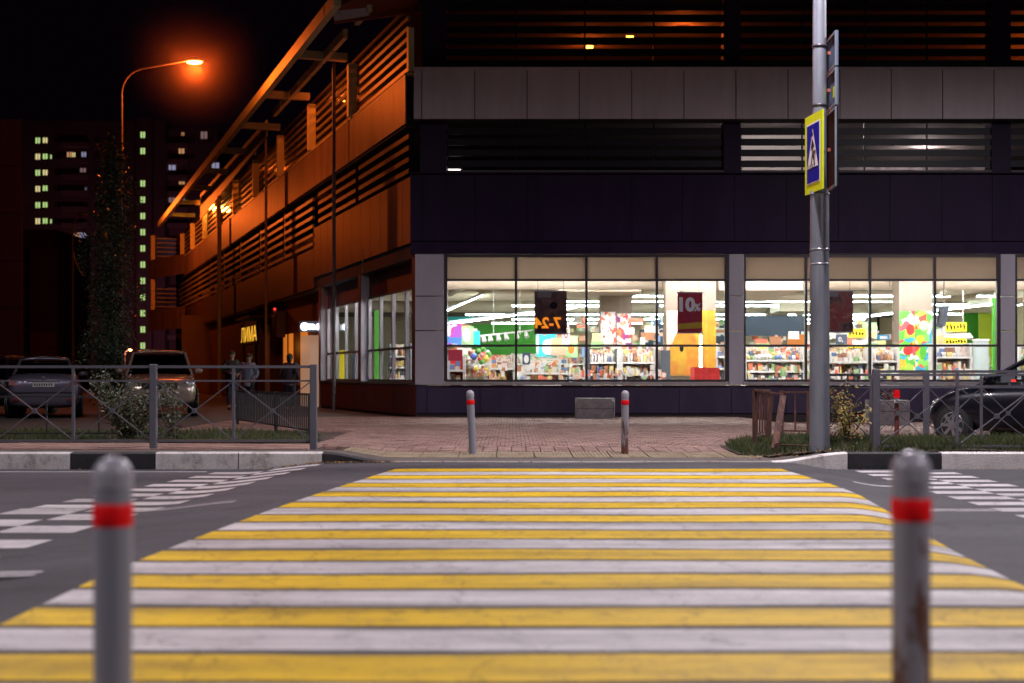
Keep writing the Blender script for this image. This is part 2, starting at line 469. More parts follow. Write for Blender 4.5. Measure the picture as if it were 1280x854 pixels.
street_lamp((-10.5, -1.0, .08), 9, (.4, 2.4), 'unseen street lamp added on the near pavement, left of the viewer', 3300, WHITE, M['lens_white'], spot=165)  # this and the next lamp are added out of view to light the foreground
street_lamp((9.5, -1.5, .08), 9, (-.4, 2.4), 'unseen street lamp added on the near pavement, right of the viewer', 3300, WHITE, M['lens_white'], spot=165)
street_lamp((-9.6, 18.3, .2), 10, (1.6, 2.4), 'unseen street lamp added on the far pavement, beyond the left edge of view', 1900, WHITE, M['lens_white'], spot=172)  # this pair is added beyond the view to brighten far pavement and facade
street_lamp((13.5, 18.6, .2), 10, (-1.2, 2.4), 'unseen street lamp added on the far pavement, beyond the right edge of view', 4200, WHITE, M['lens_white'], spot=172)

# sodium lamps of the yard on the left
street_lamp((PX(152, 43), 43, .1), PZ(76, 43) - .1, (PX(243, 43) - PX(152, 43), 0), 'glowing orange street lamp on a curved pole above the poplar', 950, SODIUM, M['lens_sodium'], r=.06, mast=M['pole_red'], spot=None)
street_lamp((-22.3, 78, .1), PZ(254, 78) - .1, (.45, 0), 'far orange street lamp shining through the poplar leaves', 2200, SODIUM, M['lens_sodium'], r=.06, mast=M['pole_red'], spot=None)
street_lamp((PX(156, 214), 214, .1), PZ(437, 214) - .1, (.8, 0), 'tiny distant orange lamp low in front of the apartment tower, beyond the roof-railed car', 1500, (1, .35, .2), M['lens_sodium'], r=.08, mast=M['pole_red'], spot=None)
street_lamp((PX(221, 218), 218, .1), PZ(432, 218) - .1, (.8, 0), 'tiny distant cool white lamp low in front of the apartment tower', 1500, (.8, .5, .9), M['lens_white'], r=.08, mast=M['pole_red'], spot=None)
street_lamp((PX(91, 66), 66, .1), PZ(268, 66) - .1, (.5, 0), 'unlit yard lamp on a thin pole with a sagging cable', 0, SODIUM, M['galv'], r=.07, mast=M['pole_red'], light=False)

# mist volume added round the lamp head to stand in for lens glow
mm = bpy.data.materials.new('lamp_halo'); mm.use_nodes = True
N_ = mm.node_tree.nodes; L_ = mm.node_tree.links; N_.remove(N_['Principled BSDF'])
pv = N_.new('ShaderNodeVolumePrincipled'); pv.inputs['Color'].default_value = (.95, .6, .5, 1)
tc = N_.new('ShaderNodeTexCoord'); ln_ = N_.new('ShaderNodeVectorMath'); ln_.operation = 'LENGTH'
L_.new(tc.outputs['Object'], ln_.inputs[0])
mr = N_.new('ShaderNodeMapRange'); mr.inputs[1].default_value = 0; mr.inputs[2].default_value = 2.6; mr.inputs[3].default_value = 1; mr.inputs[4].default_value = 0
pw_ = N_.new('ShaderNodeMath'); pw_.operation = 'POWER'; pw_.inputs[1].default_value = 3; ms_ = N_.new('ShaderNodeMath'); ms_.operation = 'MULTIPLY'; ms_.inputs[1].default_value = .06
L_.new(ln_.outputs['Value'], mr.inputs[0]); L_.new(mr.outputs[0], pw_.inputs[0]); L_.new(pw_.outputs[0], ms_.inputs[0]); L_.new(ms_.outputs[0], pv.inputs['Density']); L_.new(pv.outputs[0], N_['Material Output'].inputs['Volume'])
mo = MB().ball((0, 0, 0), 2.7, 24, 16).build('halo', mm, None, local=True, label='faint reddish mist added around the orange street lamp for its lens glow', cat='halo', kind='stuff')
mo.location = (PX(243, 43), 43, PZ(76, 43))

# ---------------------------------------------------------------- ground
def table_h(x, y):
    """raised crossing table in the road"""
    l = sm((x + 3.2) / 1.0); r = 1 - sm((x - (2.4 + .95 * sm((y - 8.5) / 8))) / .65)
    return .085 * l * r * (1 + .03 * math.sin(x * 1.7 + y * .9))

def side(x):
    return max(sm((-1.5 - x) / .85), sm((x - 3.2) / .95))
def pave_h(x, y):
    e = .088 + (.2 - .088) * side(x)
    k = sm((y - 17.65) / 5)
    z = e + (.17 - e) * k
    if x > 5.3: z -= .12 * sm((x - 5.3) / 1.2) * sm((y - 21.0) / 1.2)
    return z + .006 * math.sin(x * .9 + 1) * math.sin(y * .7)

def sheet(name, xs, ys, h, m, kind='structure', parent=None):
    b = MB()
    vs = [(x, y, h(x, y)) for y in ys for x in xs]
    n = len(xs)
    b.add(vs, [(j * n + i, j * n + i + 1, (j + 1) * n + i + 1, (j + 1) * n + i) for j in range(len(ys) - 1) for i in range(n - 1)], 0, True)
    return b.build(name, m, parent, kind=kind)
def lin(a, b, n): return [a + (b - a) * i / (n - 1) for i in range(n)]

sheet('ground', [-900, -60, 60, 900], [-300, -20, 120, 1200], lambda x, y: -.06, M['yard'])
road = sheet('road', [-200, -60, -20, -8] + lin(-4, 4, 60) + [6, 10, 20, 60, 200], lin(3.7, 17.52, 30), table_h, M['asphalt'])
np_ = sheet('near_pavement', [-60, -8, 8, 60], [-20, 3.55], lambda x, y: .12, M['asphalt_edge'])

# crossing stripes
random.seed(3)
def lx(y): return -2.18 + .88 * max(0, (y - 7.5)) ** 1.35 / 9.0 ** 1.35 if y > 7.5 else -2.18
def rx(y):
    ks = [(3, 2.62), (7.4, 2.66), (9.1, 2.83), (11.6, 3.08), (13, 3.16), (17, 3.05)]
    for (a, p), (b_, q) in zip(ks, ks[1:]):
        if a <= y <= b_: return p + (q - p) * (y - a) / (b_ - a)
    return 2.62
for i in range(-2, 22):
    y0 = 4.955 + .541 * i
    y1 = y0 + .468
    if y0 < 3.75: continue
    if y1 > 16.75: break
    n = 44
    ph = random.uniform(0, 6)
    top = []; bot = []
    for k in range(n + 1):
        for arr, yy, s_ in ((bot, y0, 0), (top, y1, 1)):
            a = lx(yy); b_ = rx(yy)
            x = a + (b_ - a) * k / n
            yw = yy + .012 * math.sin(x * 1.3 + ph + s_) + .006 * math.sin(x * 4.1 + ph * 2 + s_ * 2) + random.uniform(-.003, .003)
            arr.append((x, yw, table_h(x, yw) + .004))
    b = MB(); b.add(bot + top, [(k, k + 1, n + 2 + k, n + 1 + k) for k in range(n)], 0, True)
    yel = (i % 2 == 0)
    b.build('yellow_stripe' if yel else 'white_stripe', M['yellow_paint'] if yel else M['white_paint'], road, kind='structure')

# speed table chequer marks and lane lines
def mark(x0, x1, y0, y1, skew=0, name='white_mark'):
    n = 6
    bot = [(x0 + (x1 - x0) * k / n, y0, table_h(x0 + (x1 - x0) * k / n, y0) + .004) for k in range(n + 1)]
    top = [(x0 + skew + (x1 - x0) * k / n, y1, table_h(x0 + skew + (x1 - x0) * k / n, y1) + .004) for k in range(n + 1)]
    MB().add(bot + top, [(k, k + 1, n + 2 + k, n + 1 + k) for k in range(n)]).build(name, M['white_paint'], road, kind='structure')
y = 17.05; k = 0
while y > 6.6:
    xi = -2.33 - .145 * (17.05 - y)
    if y < 11: xi = -3.2 - .03 * (11 - y)
    mark(4.14, 4.70, y - .16, y + .16)
    if y + .3 < 17.2: mark(4.70, 5.26, y + .145, y + .465)
    y -= .61
yl = 17.05
while yl > 6.2:
    near = yl < 11.6; hh = .245 if near else .17; off = .47 if near else .305
    xi = -2.33 - .145 * (17.05 - yl)
    if yl < 11: xi = -3.2 - .03 * (11 - yl)
    mark(xi - .58, xi, yl - hh, yl + hh, .03)
    if yl + off < 17.2: mark(xi - 1.16 + .02, xi - .58 + .02, yl + off - hh, yl + off + hh, .03)
    yl -= .93 if near else .61
for x0, x1, y in ((-3.25, -2.35, 12.08), (3.45, 4.12, 12.15), (-14, -5.2, 12.08), (5.4, 14, 12.15), (-20, -2.62, 7.87)):
    mark(x0, x1, y - .1, y - .02, name='lane_line'); mark(x0, x1, y + .03, y + .1, name='lane_line')
mark(3.55, 4.12, 14.72, 14.84, name='lane_line')
mark(5.4, 9, 14.72, 14.84, name='lane_line')
mark(-12, -3.65, 16.95, 17.05, name='lane_line')

# pavement beyond the road
xs = [-120, -60, -30, -15] + lin(-8, -2.6, 10) + lin(-2.4, -1.4, 9) + lin(-1, 3, 6) + lin(3.2, 4.3, 9) + lin(4.6, 12, 12) + [20, 40, 120]
ys = lin(17.5, 24, 16) + [26, 28, 30, 34, 40, 60, 130]
pavement = sheet('pavement', xs, ys, lambda x, y: pave_h(x, y) - .045, M['joint'])
# strip of smooth asphalt along the kerb
b = MB()
xs2 = lin(-14, -2.4, 14) + lin(-2.2, -1.3, 8) + lin(-1, 3, 10) + lin(3.2, 4.3, 8) + lin(4.6, 14, 10)
for i in range(len(xs2) - 1):
    a, c = xs2[i], xs2[i + 1]
    y0, y1 = 17.52, 18.45
    b.add([(a, y0, pave_h(a, y0) - .004), (c, y0, pave_h(c, y0) - .004), (c, y1, pave_h(c, y1) - .004), (a, y1, pave_h(a, y1) - .004)], [(0, 1, 2, 3)], 0, True)
b.build('asphalt_strip', M['asphalt_edge'], pavement, kind='structure')

# brick pavers, laid lengthwise towards the shop
random.seed(5)
def wall_x(y): return -2.29 - .332 * (y - 34)
b = MB()
def paver(b, x0, x1, y0, y1, dz=0, mi=0):
    z = [pave_h(x0, y0), pave_h(x1, y0), pave_h(x1, y1), pave_h(x0, y1)]
    d = random.uniform(-.003, .003) + dz
    v = [(x0, y0, z[0] - .04), (x1, y0, z[1] - .04), (x1, y1, z[2] - .04), (x0, y1, z[3] - .04),
         (x0 + .003, y0 + .003, z[0] + d), (x1 - .003, y0 + .003, z[1] + d), (x1 - .003, y1 - .003, z[2] + d), (x0 + .003, y1 - .003, z[3] + d)]
    b.add(v, [(4, 5, 6, 7), (0, 1, 5, 4), (1, 2, 6, 5), (3, 0, 4, 7)], mi)
y = 20.4
r_ = 0
while y < 33.9:
    x = -6.2 + (.06 if r_ % 2 else 0)
    while x < 9.6:
        lawn_l = x < -2.9 and y < 25.3
        lawn_r = x > 3.3 + .0 * y and y < 22.0
        if not (lawn_l or lawn_r):
            paver(b, x, x + .112, y, y + .21)
        x += .122
    y += .22; r_ += 1
b.build('paver', M['paver'], pavement, kind='stuff')
# tactile slabs just behind the drop kerb
y0 = 18.47
for row in range(2):
    x = -2.2
    while x < 3.1:
        b = MB()
        for q in range(10):
            paver(b, x + q * .0495, x + q * .0495 + .035, y0, y0 + .49)
        paver(b, x, x + .49, y0, y0 + .49, -.007)
        b.build('tactile_slab', M['paver2'], pavement, kind='structure')
        x += .5
    y0 += .5
b = MB()
y = 19.5
while y < 20.35:
    x = -2.6
    while x < 3.2:
        paver(b, x, x + .19, y, y + .095); x += .2
    y += .105
b.build('paver', M['paver'], pavement, kind='stuff')
# paved strip behind the left fence
b = MB(); y = 18.46
while y < 20.4:
    x = -9.5
    while x < -2.7:
        paver(b, x, x + .39, y, y + .195); x += .4
    y += .2
b.build('paver', M['paver'], pavement, kind='stuff')

# kerb stones
def kerb(x0, x1, col, y0=17.5, y1=17.66):
    n = 6; b = MB()
    for k in range(n):
        a = x0 + (x1 - x0) * k / n; c = x0 + (x1 - x0) * (k + 1) / n
        if k == 0: a += .006
        if k == n - 1: c -= .006
        za, zc = max(pave_h(a, 17.6) + .008, .03), max(pave_h(c, 17.6) + .008, .03)
        bv = .018
        v = [(a, y0, -.05), (c, y0, -.05), (c, y0, zc - bv), (a, y0, za - bv), (c, y0 + bv, zc), (a, y0 + bv, za), (c, y1, zc), (a, y1, za), (c, y1, -.05), (a, y1, -.05)]
        b.add(v, [(0, 1, 2, 3), (3, 2, 4, 5), (5, 4, 6, 7), (7, 6, 8, 9)])
        if k == 0: b.add(v, [(0, 3, 5, 7, 9)])
        if k == n - 1: b.add(v, [(1, 8, 6, 4, 2)])
    b.build('kerb_stone', M[col], kerbs, kind='structure')
kerbs = MB().box(-60, 60, 17.52, 17.64, -.2, -.052).build('kerb_base', M['concrete'], None, kind='structure')
e = [PX(p, 17.5) for p in (-120, -17, 88, 194, 298, 403, 490)]
for i, c in enumerate(('kerb_black', 'kerb_white', 'kerb_black', 'kerb_white', 'kerb_white', 'kerb_black')):
    kerb(e[i], e[i + 1], c)
x = e[0]
k = 0
while x > -40:
    kerb(x - 1.03, x, 'kerb_white' if k % 3 != 2 else 'kerb_black'); x -= 1.03; k += 1
x = e[-1]
while x < 3.19:
    x2 = min(x + .78, 3.2); kerb(x, x2, 'concrete', 17.51, 17.65); x = x2
e = [3.2, PX(1060, 17.5), PX(1177, 17.5), PX(1290, 17.5)]
kerb(e[0], e[1], 'kerb_white'); kerb(e[1], e[2], 'kerb_black'); kerb(e[2], e[3], 'kerb_white')
x = e[3]; k = 0
while x < 40:
    kerb(x, x + 1.03, 'kerb_white' if k % 3 != 1 else 'kerb_black'); x += 1.03; k += 1
# near side kerb, under the frame
MB().box(-60, 60, 3.55, 3.7, -.05, .13).build('near_kerb', M['concrete'], None, kind='structure')

# lawns
def lawn(name, pts, h, m=M['soil']):
    MB().poly([(x, y, pave_h(x, y) + h) for x, y in pts]).build(name, m, pavement, kind='structure')
lawnL = [(-14, 20.6), (-3.0, 20.6), (-3.0, 22.6), (-3.5, 24.6), (-6.5, 25.2), (-14, 25.2)]
lawnR = [(3.05, 18.85), (3.35, 18.5), (3.9, 17.9), (4.4, 17.72), (12, 17.72), (12, 21.6), (6.2, 21.6), (5.0, 21.8), (3.5, 21.8), (3.05, 20.4)]
lawn('soil_bed', lawnL, .012); 
def inside(p, poly):
    x, y = p; c = False
    for i in range(len(poly)):
        x1, y1 = poly[i]; x2, y2 = poly[i - 1]
        if (y1 > y) != (y2 > y) and x < (x2 - x1) * (y - y1) / (y2 - y1) + x1: c = not c
    return c
b = MB()
nx = 30; ny = 14
for i in range(nx):
    for j in range(ny):
        x0 = 3 + 9 * i / nx; x1 = 3 + 9 * (i + 1) / nx; y0 = 17.7 + 4.1 * j / ny; y1 = 17.7 + 4.1 * (j + 1) / ny
        if inside(((x0 + x1) / 2, (y0 + y1) / 2), lawnR):
            f = lambda x, y: pave_h(x, y) + .012 + .02 * math.sin(x * 3) * math.sin(y * 2.7)
            b.add([(x0, y0, f(x0, y0)), (x1, y0, f(x1, y0)), (x1, y1, f(x1, y1)), (x0, y1, f(x0, y1))], [(0, 1, 2, 3)], 0, True)
b.build('soil_bed', M['soil'], pavement, kind='structure')
M['grass'] = hues('grass_blades', [(.028, .05, .01), (.04, .062, .014), (.06, .07, .018), (.025, .04, .01), (.10, .085, .03), (.045, .075, .014)], .7, island=True)
def grass(poly, n, hmin, hmax, bx, label):
    b = MB(); c = 0
    while c < n:
        x = random.uniform(bx[0], bx[1]); y = random.uniform(bx[2], bx[3])
        if not inside((x, y), poly): continue
        den = .5 + .5 * math.sin(x * 3.1 + 2 * math.sin(y * 2)) * math.sin(y * 3.3 + x)
        if random.random() > .35 + .65 * den: continue
        c += 1
        z = pave_h(x, y); hh = random.uniform(hmin, hmax) * (.5 + .7 * den); a = random.uniform(0, 6.28)
        l = random.uniform(-.5, .5) * hh; l2 = random.uniform(-.5, .5) * hh
        dx = math.cos(a) * .006; dy = math.sin(a) * .006
        b.add([(x - dx, y - dy, z), (x + dx, y + dy, z), (x + dx * .6 + l * .4, y + l2 * .4, z + hh * .6), (x + l, y + l2, z + hh)], [(0, 1, 2), (0, 2, 3)])
    b.build('grass', M['grass'], None, label=label, cat='grass', kind='stuff')
grass(lawnR, 22000, .05, .15, (3, 9.0, 17.7, 21.9), 'tufty green grass around the steel pole and right fence')
grass(lawnL, 14000, .04, .11, (-9.5, -3, 20.6, 25), 'low green grass strip behind the left railing')
# fallen leaves and litter along the kerb
M['leaf_litter'] = hues('fallen_leaves', [(.30, .16, .03), (.22, .09, .02), (.12, .06, .02), (.35, .24, .06), (.16, .05, .02)], .7, island=True)
b = MB()
def leaf(b, c, s, n=None):
    c = Vector(c); n = Vector(n or (random.uniform(-.5, .5), random.uniform(-.5, .5), 1)).normalized()
    u = n.orthogonal().normalized(); v = n.cross(u); a = random.uniform(0, 6.28)
    p = u * math.cos(a) + v * math.sin(a); q = n.cross(p)
    b.add([c - p * s, c + q * s * .45, c + p * s, c - q * s * .45], [(0, 1, 2, 3)])
for k in range(420):
    t = random.random()
    if t < .45: x, y, z = random.gauss(-2.2, .5), 17.46 - abs(random.gauss(0, .06)), .012
    elif t < .8: x, y = random.uniform(3.0, 5.5), random.uniform(17.75, 18.6); z = pave_h(x, y) + .03
    else: x, y = random.uniform(-9, 8), 17.46 - abs(random.gauss(0, .05)); z = .012
    leaf(b, (x, y, z + (table_h(x, y) if y < 17.5 else 0)), random.uniform(.012, .035))
b.build('fallen_leaves', M['leaf_litter'], None, label='scattered brown and yellow leaves lying along the kerb', cat='leaves', kind='stuff')
# ---------------------------------------------------------------- railings along the kerb
def railing(x0, y, npan, half, zt, zb_rail, zbase, label, group, postw=.09, first_post=True, last_post=True, barw=.035):
    """panel: two posts, top rail, second rail, bottom rail, thin middle bar, two saltires with a disc"""
    t = empty('metal_railing', (x0, y, zbase), label, 'railing', group)
    m = M['fence_grey']
    for k in range(npan + 1):
        if (k == 0 and not first_post) or (k == npan and not last_post): continue
        x = x0 + k * 2 * half
        MB().box(x - postw / 2, x + postw / 2, y - postw / 2, y + postw / 2, zbase - .1, zt + .012, bev=.006).build('post', m, t, base=(x, y, zbase))
    for k in range(npan):
        xa = x0 + k * 2 * half + postw / 2; xb = x0 + (k + 1) * 2 * half - postw / 2; xm = (xa + xb) / 2
        z2 = zt - .205
        for z, hh, nm in ((zt - .02, .036, 'top_rail'), (z2, .022, 'middle_rail'), (zb_rail, .026, 'bottom_rail')):
            MB().box(xa, xb, y - .02, y + .02, z - hh / 2, z + hh / 2).build(nm, m, t)
        MB().box(xm - barw / 2, xm + barw / 2, y - .017, y + .017, zb_rail + .014, zt - .039).build('upright_bar', m, t)
        for (a, c) in ((xa, xm - barw / 2), (xm + barw / 2, xb)):
            for d, (p, q) in enumerate((((a, zb_rail + .02), (c, z2 - .015)), ((a, z2 - .015), (c, zb_rail + .02)))):
                MB().bar((p[0], y + .004 - .008 * d, p[1]), (q[0], y + .004 - .008 * d, q[1]), .012, .026, up=(0, 1, 0)).build('diagonal_bar', m, t)
            MB().tube(((a + c) / 2, y - .014, (zb_rail + z2) / 2), ((a + c) / 2, y + .014, (zb_rail + z2) / 2), .034, n=16, smooth=False).build('centre_disc', m, t)
    return t
xl = PX(392, 18.65)
railing(xl - 3 * 2.1, 18.65, 3, 1.05, 1.29, PZ(551, 18.65), .2, 'grey metal railing with X bars on the pavement left of the crossing', 'grey railings along the road')
railing(PX(1095, 18.03), 18.03, 3, 1.03, 1.225, PZ(558, 18.03), .2, 'grey railing with X bars in the grass nearest the right kerb', 'grey railings along the road')
railing(PX(1020, 20.9), 20.9, 2, .81, 1.185, PZ(549, 20.9), .2, 'darker second railing with X bars, just in front of the dark parked car', 'grey railings along the road', postw=.078)

# low black lawn rail on the left
def low_rail(pts, zt_h, gap, label, m, group=None, bars_only=False):
    t = empty('lawn_rail', (pts[0][0], pts[0][1], pave_h(*pts[0])), label, 'low railing', group)
    for i in range(len(pts) - 1):
        (xa, ya), (xb, yb) = pts[i], pts[i + 1]
        d = math.hypot(xb - xa, yb - ya)
        za, zb = pave_h(xa, ya), pave_h(xb, yb)
        MB().bar((xa, ya, za + zt_h), (xb, yb, zb + zt_h), .03, .03).build('top_rail', m, t)
        MB().bar((xa, ya, za + .10), (xb, yb, zb + .10), .025, .025).build('bottom_rail', m, t)
        MB().box(xa - .03, xa + .03, ya - .03, ya + .03, za - .05, za + zt_h + .02).build('post', m, t)
        if i == len(pts) - 2:
            MB().box(xb - .03, xb + .03, yb - .03, yb + .03, zb - .05, zb + zt_h + .02).build('post', m, t)
        n = int(d / gap)
        for k in range(1, n):
            f = k / n; x = xa + (xb - xa) * f; y = ya + (yb - ya) * f; z = pave_h(x, y)
            MB().box(x - .011, x + .011, y - .011, y + .011, z + .1, z + zt_h - .015).build('upright_bar', m, t)
    return t
low_rail([(-12.6, 21.7), (-10.2, 21.7), (-7.9, 21.7), (-5.5, 21.7)], .66, .8, 'low black lawn rail behind the left railing, running past the bush', M['black_rail'])
low_rail([(PX(388, 22.9), 22.9), (PX(345, 25.3), 25.3), (PX(297, 28.6), 28.6)], .68, .14, 'low black barred rail running back from the grass towards the people', M['black_rail'])

# rusty rail corner beside the steel pole
t = low_rail([(PX(1011, 22.6), 22.6), (PX(977, 22.8), 22.8)], .72, .19, 'rusty barred lawn rail standing in the grass left of the steel pole', M['rust_rail'])
m = M['rust_rail']
xa, ya, xb, yb = PX(943, 20.2), 20.2, PX(962, 21.6), 21.6
for z in (.12, .745): MB().bar((xa, ya, .2 + z), (xb, yb, .19 + z), .025, .025).build('top_rail' if z > .5 else 'bottom_rail', m, t)
for k in range(7):
    f = k / 6; x = xa + (xb - xa) * f; y = ya + (yb - ya) * f; r = .026 if k in (0, 6) else .011
    MB().box(x - r, x + r, y - r, y + r, .12 if k in (0, 6) else .3, .94).build('post' if k in (0, 6) else 'upright_bar', m, t)
MB().bar((xa, ya, .95), (PX(980, 19.4), 19.4, .885), .03, .03).build('bent_rail', m, t)
MB().bar((PX(979, 19.4), 19.4, .88), (PX(968, 19.0), 19.0, .17), .085, .03, up=(0, 1, 0)).build('leaning_post', m, t)
MB().bar((PX(964, 20.2), 20.2, .86), (PX(959, 20.2), 20.2, .27), .07, .03, up=(0, 1, 0)).build('leaning_post', m, t)
MB().tube((PX(968, 19.0), 19.0, .235), (PX(1029, 18.4), 18.4, .235), .011, n=6).build('fallen_rail', m, t)
MB().box(PX(970, 18.7), PX(974, 18.7), 18.68, 18.72, .15, .27).build('stub', m, t)

# ---------------------------------------------------------------- bollards
def bollard(x, y, zb, h, r, m, label, group, lean=(0, 0), dent=False):
    t = empty('bollard', (x, y, zb), label, 'bollard', group)
    t.rotation_euler = (lean[1], lean[0], 0)
    prof = [(r, -.15), (r, h - .215), (r * 1.0, h - .21), (r, h - .075)]
    b = MB()
    b.lathe([(r * .985, -.2), (r, .02), (r, h - .2), (r, h - .07)], n=32)
    b.build('post', m, t, local=True)
    c = MB(); k = 7
    c.lathe([(r * 1.035, h - .09), (r * 1.045, h - .055)] + [(r * 1.045 * math.cos(a), h - .055 + .055 * math.sin(a)) for a in [math.pi / 2 * j / k for j in range(1, k)]] + [(.001, h)], n=32)
    c.build('cap', M['cap'], t, local=True)
    MB().lathe([(r + .0005, h - .197), (r + .0025, h - .193), (r + .0025, h - .137), (r + .0005, h - .133)], n=32).build('red_band', M['red_band'], t, local=True)
    return t
M['cap'] = mat('bollard_cap_paint', (.30, .29, .33), .35, var=(.2, .18, .21), scale=18, contrast=(.5, .75))
bollard(PX(141, 4.0), 4.0, .12, .805, .0535, M['bollard_grey'], 'blurred grey bollard with red band, close up left', 'grey bollards with a red band')
bollard(PX(1139, 4.0), 4.0, .12, .82, .0535, M['bollard_rust'], 'blurred rust-streaked bollard with red band, close up right', 'grey bollards with a red band')
bollard(PX(591, 19.1), 19.1, pave_h(-.5, 19.1), .855, .05, M['bollard_grey'], 'leaning scuffed bollard across the road, left of the two far ones', 'grey bollards with a red band', lean=(-.045, 0))
bollard(PX(781, 19.1), 19.1, pave_h(1.5, 19.1), .85, .05, M['bollard_rust'], 'bollard across the road with its lower half rusted brown', 'grey bollards with a red band', lean=(.006, 0))

# red post with white bands in the right grass
t = empty('marker_post', (PX(1121, 21.2), 21.2, .2), 'rusty red post with a white band, in the grass before the right planter', 'post')
x = PX(1121, 21.2)
MB().tube((x, 21.2, .1), (x, 21.2, .82), .036, n=16).build('post', mat('red_brown_paint', (.16, .03, .02), .6, var=(.08, .025, .02), scale=15), t)
MB().tube((x, 21.2, .822), (x, 21.2, .94), .048, .042, n=16).build('red_band', M['red_band'], t)
MB().tube((x, 21.2, .745), (x, 21.2, .82), .038, n=16).build('white_band', M['kerb_white'], t)

# ---------------------------------------------------------------- concrete blocks
def conc_block(x0, x1, y, zb, zt, label, plant=False, dep=.5, ch=.1):
    t = empty('concrete_block', ((x0 + x1) / 2, y, zb), label, 'concrete block', 'concrete blocks before the shop wall')
    b = MB()
    w_ = x1 - x0; h = zt - zb; c = ch
    # chamfered octagonal lump: the front face has its upper corners cut
    def ring(yy, i):
        return [(x0 + i, yy, zb - .02), (x1 - i, yy, zb - .02), (x1 - i * .6, yy, zt - c * 1.1), (x1 - c * .9 - i, yy, zt - i * .4), (x0 + c * .9 + i, yy, zt - i * .4), (x0 + i * .6, yy, zt - c * 1.1)]
    back = [(x0, y + dep, zb - .02), (x1, y + dep, zb - .02), (x1, y + dep, zt - .0), (x1 - .02, y + dep, zt + .0), (x0 + .02, y + dep, zt), (x0, y + dep, zt)]
    mid = [(x0, y + .12, zb - .02), (x1, y + .12, zb - .02), (x1, y + .12, zt - .01), (x1 - .02, y + .12, zt + .005), (x0 + .02, y + .12, zt + .005), (x0, y + .12, zt - .01)]
    vs = ring(y, .03) + mid + back
    fs = [(0, 1, 2, 3, 4, 5)]
    for k in range(2):
        for j in range(6):
            fs.append((k * 6 + j, k * 6 + 6 + j, k * 6 + 6 + (j + 1) % 6, k * 6 + (j + 1) % 6))
    fs.append((17, 16, 15, 14, 13, 12))
    b.add(vs, fs)
    b.build('block', M['block'], t)
    MB().box(x0 + .035, x1 - .035, y - .006, y + .03, zb + h * .52, zb + h * .535).build('groove', M['dark'], t)
    return t
M['block'] = mat('weathered_concrete', (.13, .11, .12), .9, var=(.24, .22, .22), scale=5, bump=1, bscale=30, contrast=(.4, .7))
conc_block(PX(719, 33), PX(768, 33), 32.7, .13, PZ(497.5, 33), 'low concrete block with cut corners against the plinth, between the far bollards')
conc_block(PX(1084, 32), PX(1134, 32), 31.7, .08, PZ(500, 32), 'pale concrete planter block behind the right railing')

# ---------------------------------------------------------------- steel pole with the signs and its lamp
bx, by = PX(1024.5, 18.1), 18.1
H = 9.3
t = empty('street_lamp', (bx, by, .2), 'thick galvanised lamp pole in the grass carrying the crossing sign', 'street lamp')
MB().tube((bx, by, .0), (bx, by, PZ(241, by)), .128, .118, n=28).build('lower_pole', M['galv'], t)
MB().tube((bx, by, PZ(241, by) + .001), (bx, by, H - .6), .094, .075, n=28).build('upper_pole', M['galv'], t)
MB().tube((bx, by, PZ(243, by)), (bx, by, PZ(237, by)), .13, .1, n=28).build('joint_collar', M['galv'], t)
for py in (313, 331): MB().lathe([(.122, PZ(py, by)), (.1255, PZ(py, by) + .004), (.1255, PZ(py, by) + .012), (.122, PZ(py, by) + .016)], (bx, by, 0), 28).build('strap', M['sill'], t)
for py in (60, 134): MB().lathe([(.09, PZ(py, by)), (.098, PZ(py, by) + .004), (.098, PZ(py, by) + .03), (.09, PZ(py, by) + .034)], (bx, by, 0), 28).build('strap', M['frame'], t)
MB().tube((bx, by, H - .61), (bx - .5, by - 1.6, H), .05, .045, n=12).build('arm', M['galv'], t)
hd = MB().ball((bx - .62, by - 2.0, H + .06), .3, 14, 8, sc=(.7, 1.5, .35)).build('lamp_head', M['galv'], t)
MB().ball((bx - .62, by - 2.0, H + .0), .24, 14, 8, sc=(.7, 1.4, .35)).build('lens', M['lens_white'], hd)
lamp_light('lamp_light', (bx - .62, by - 2.0, H - .3), 3600, WHITE, .12, 165, t, (bx - 1.5, by - 4.5, 0))

# crossing sign, seen almost edge on
def face_frame(o, u, n):
    """returns f(a, z, d): a along the plate, z up, d out of its face"""
    o = Vector(o); u = Vector(u).normalized(); n = Vector(n).normalized()
    return lambda a, z, d=0: o + u * a + Vector((0, 0, z)) + n * d
p_far = Vector((PX(1006.3, 18.35), 18.35, 0)); p_near = Vector((PX(1028, 17.68), 17.68, 0))
u = (p_near - p_far).normalized(); n_ = Vector((u.y, -u.x, 0)); n_ = n_ if n_.x < 0 else -n_
Wd = (p_near - p_far).length
z0 = PZ(240, 18.0); z1 = PZ(142, 18.0)
f = face_frame(p_far, u, n_)
sg = empty('crossing_sign', (p_far + p_near) / 2 + Vector((0, 0, z0)), 'yellow-bordered blue pedestrian crossing sign on the steel pole', 'road sign')
def plate(a0, a1, za, zb, d0, d1, mi=0, mb=None):
    b = mb or MB()
    return b.prism([f(a0, za, d0), f(a1, za, d0), f(a1, zb, d0), f(a0, zb, d0)], (n_ * (d1 - d0)), mi)
M['sign_yellow'] = mat('fluorescent_sign_yellow', (.62, .72, .01), .45)
M['sign_blue'] = mat('sign_blue', (.003, .012, .26), .6, spec=.08)
M['sign_white'] = mat('sign_white', (.75, .75, .78), .4)
M['sign_black'] = mat('sign_black', (.01, .01, .014), .6, spec=.1)
M['sign_back'] = mat('sign_back', (.08, .11, .17), .7, spec=.1)
plate(0, Wd, z0, z1, -.02, 0).build('yellow_backing', M['sign_yellow'], sg)
m1 = .10
cz = (z0 + z1) / 2; hs = (z1 - z0) / 2 - .13
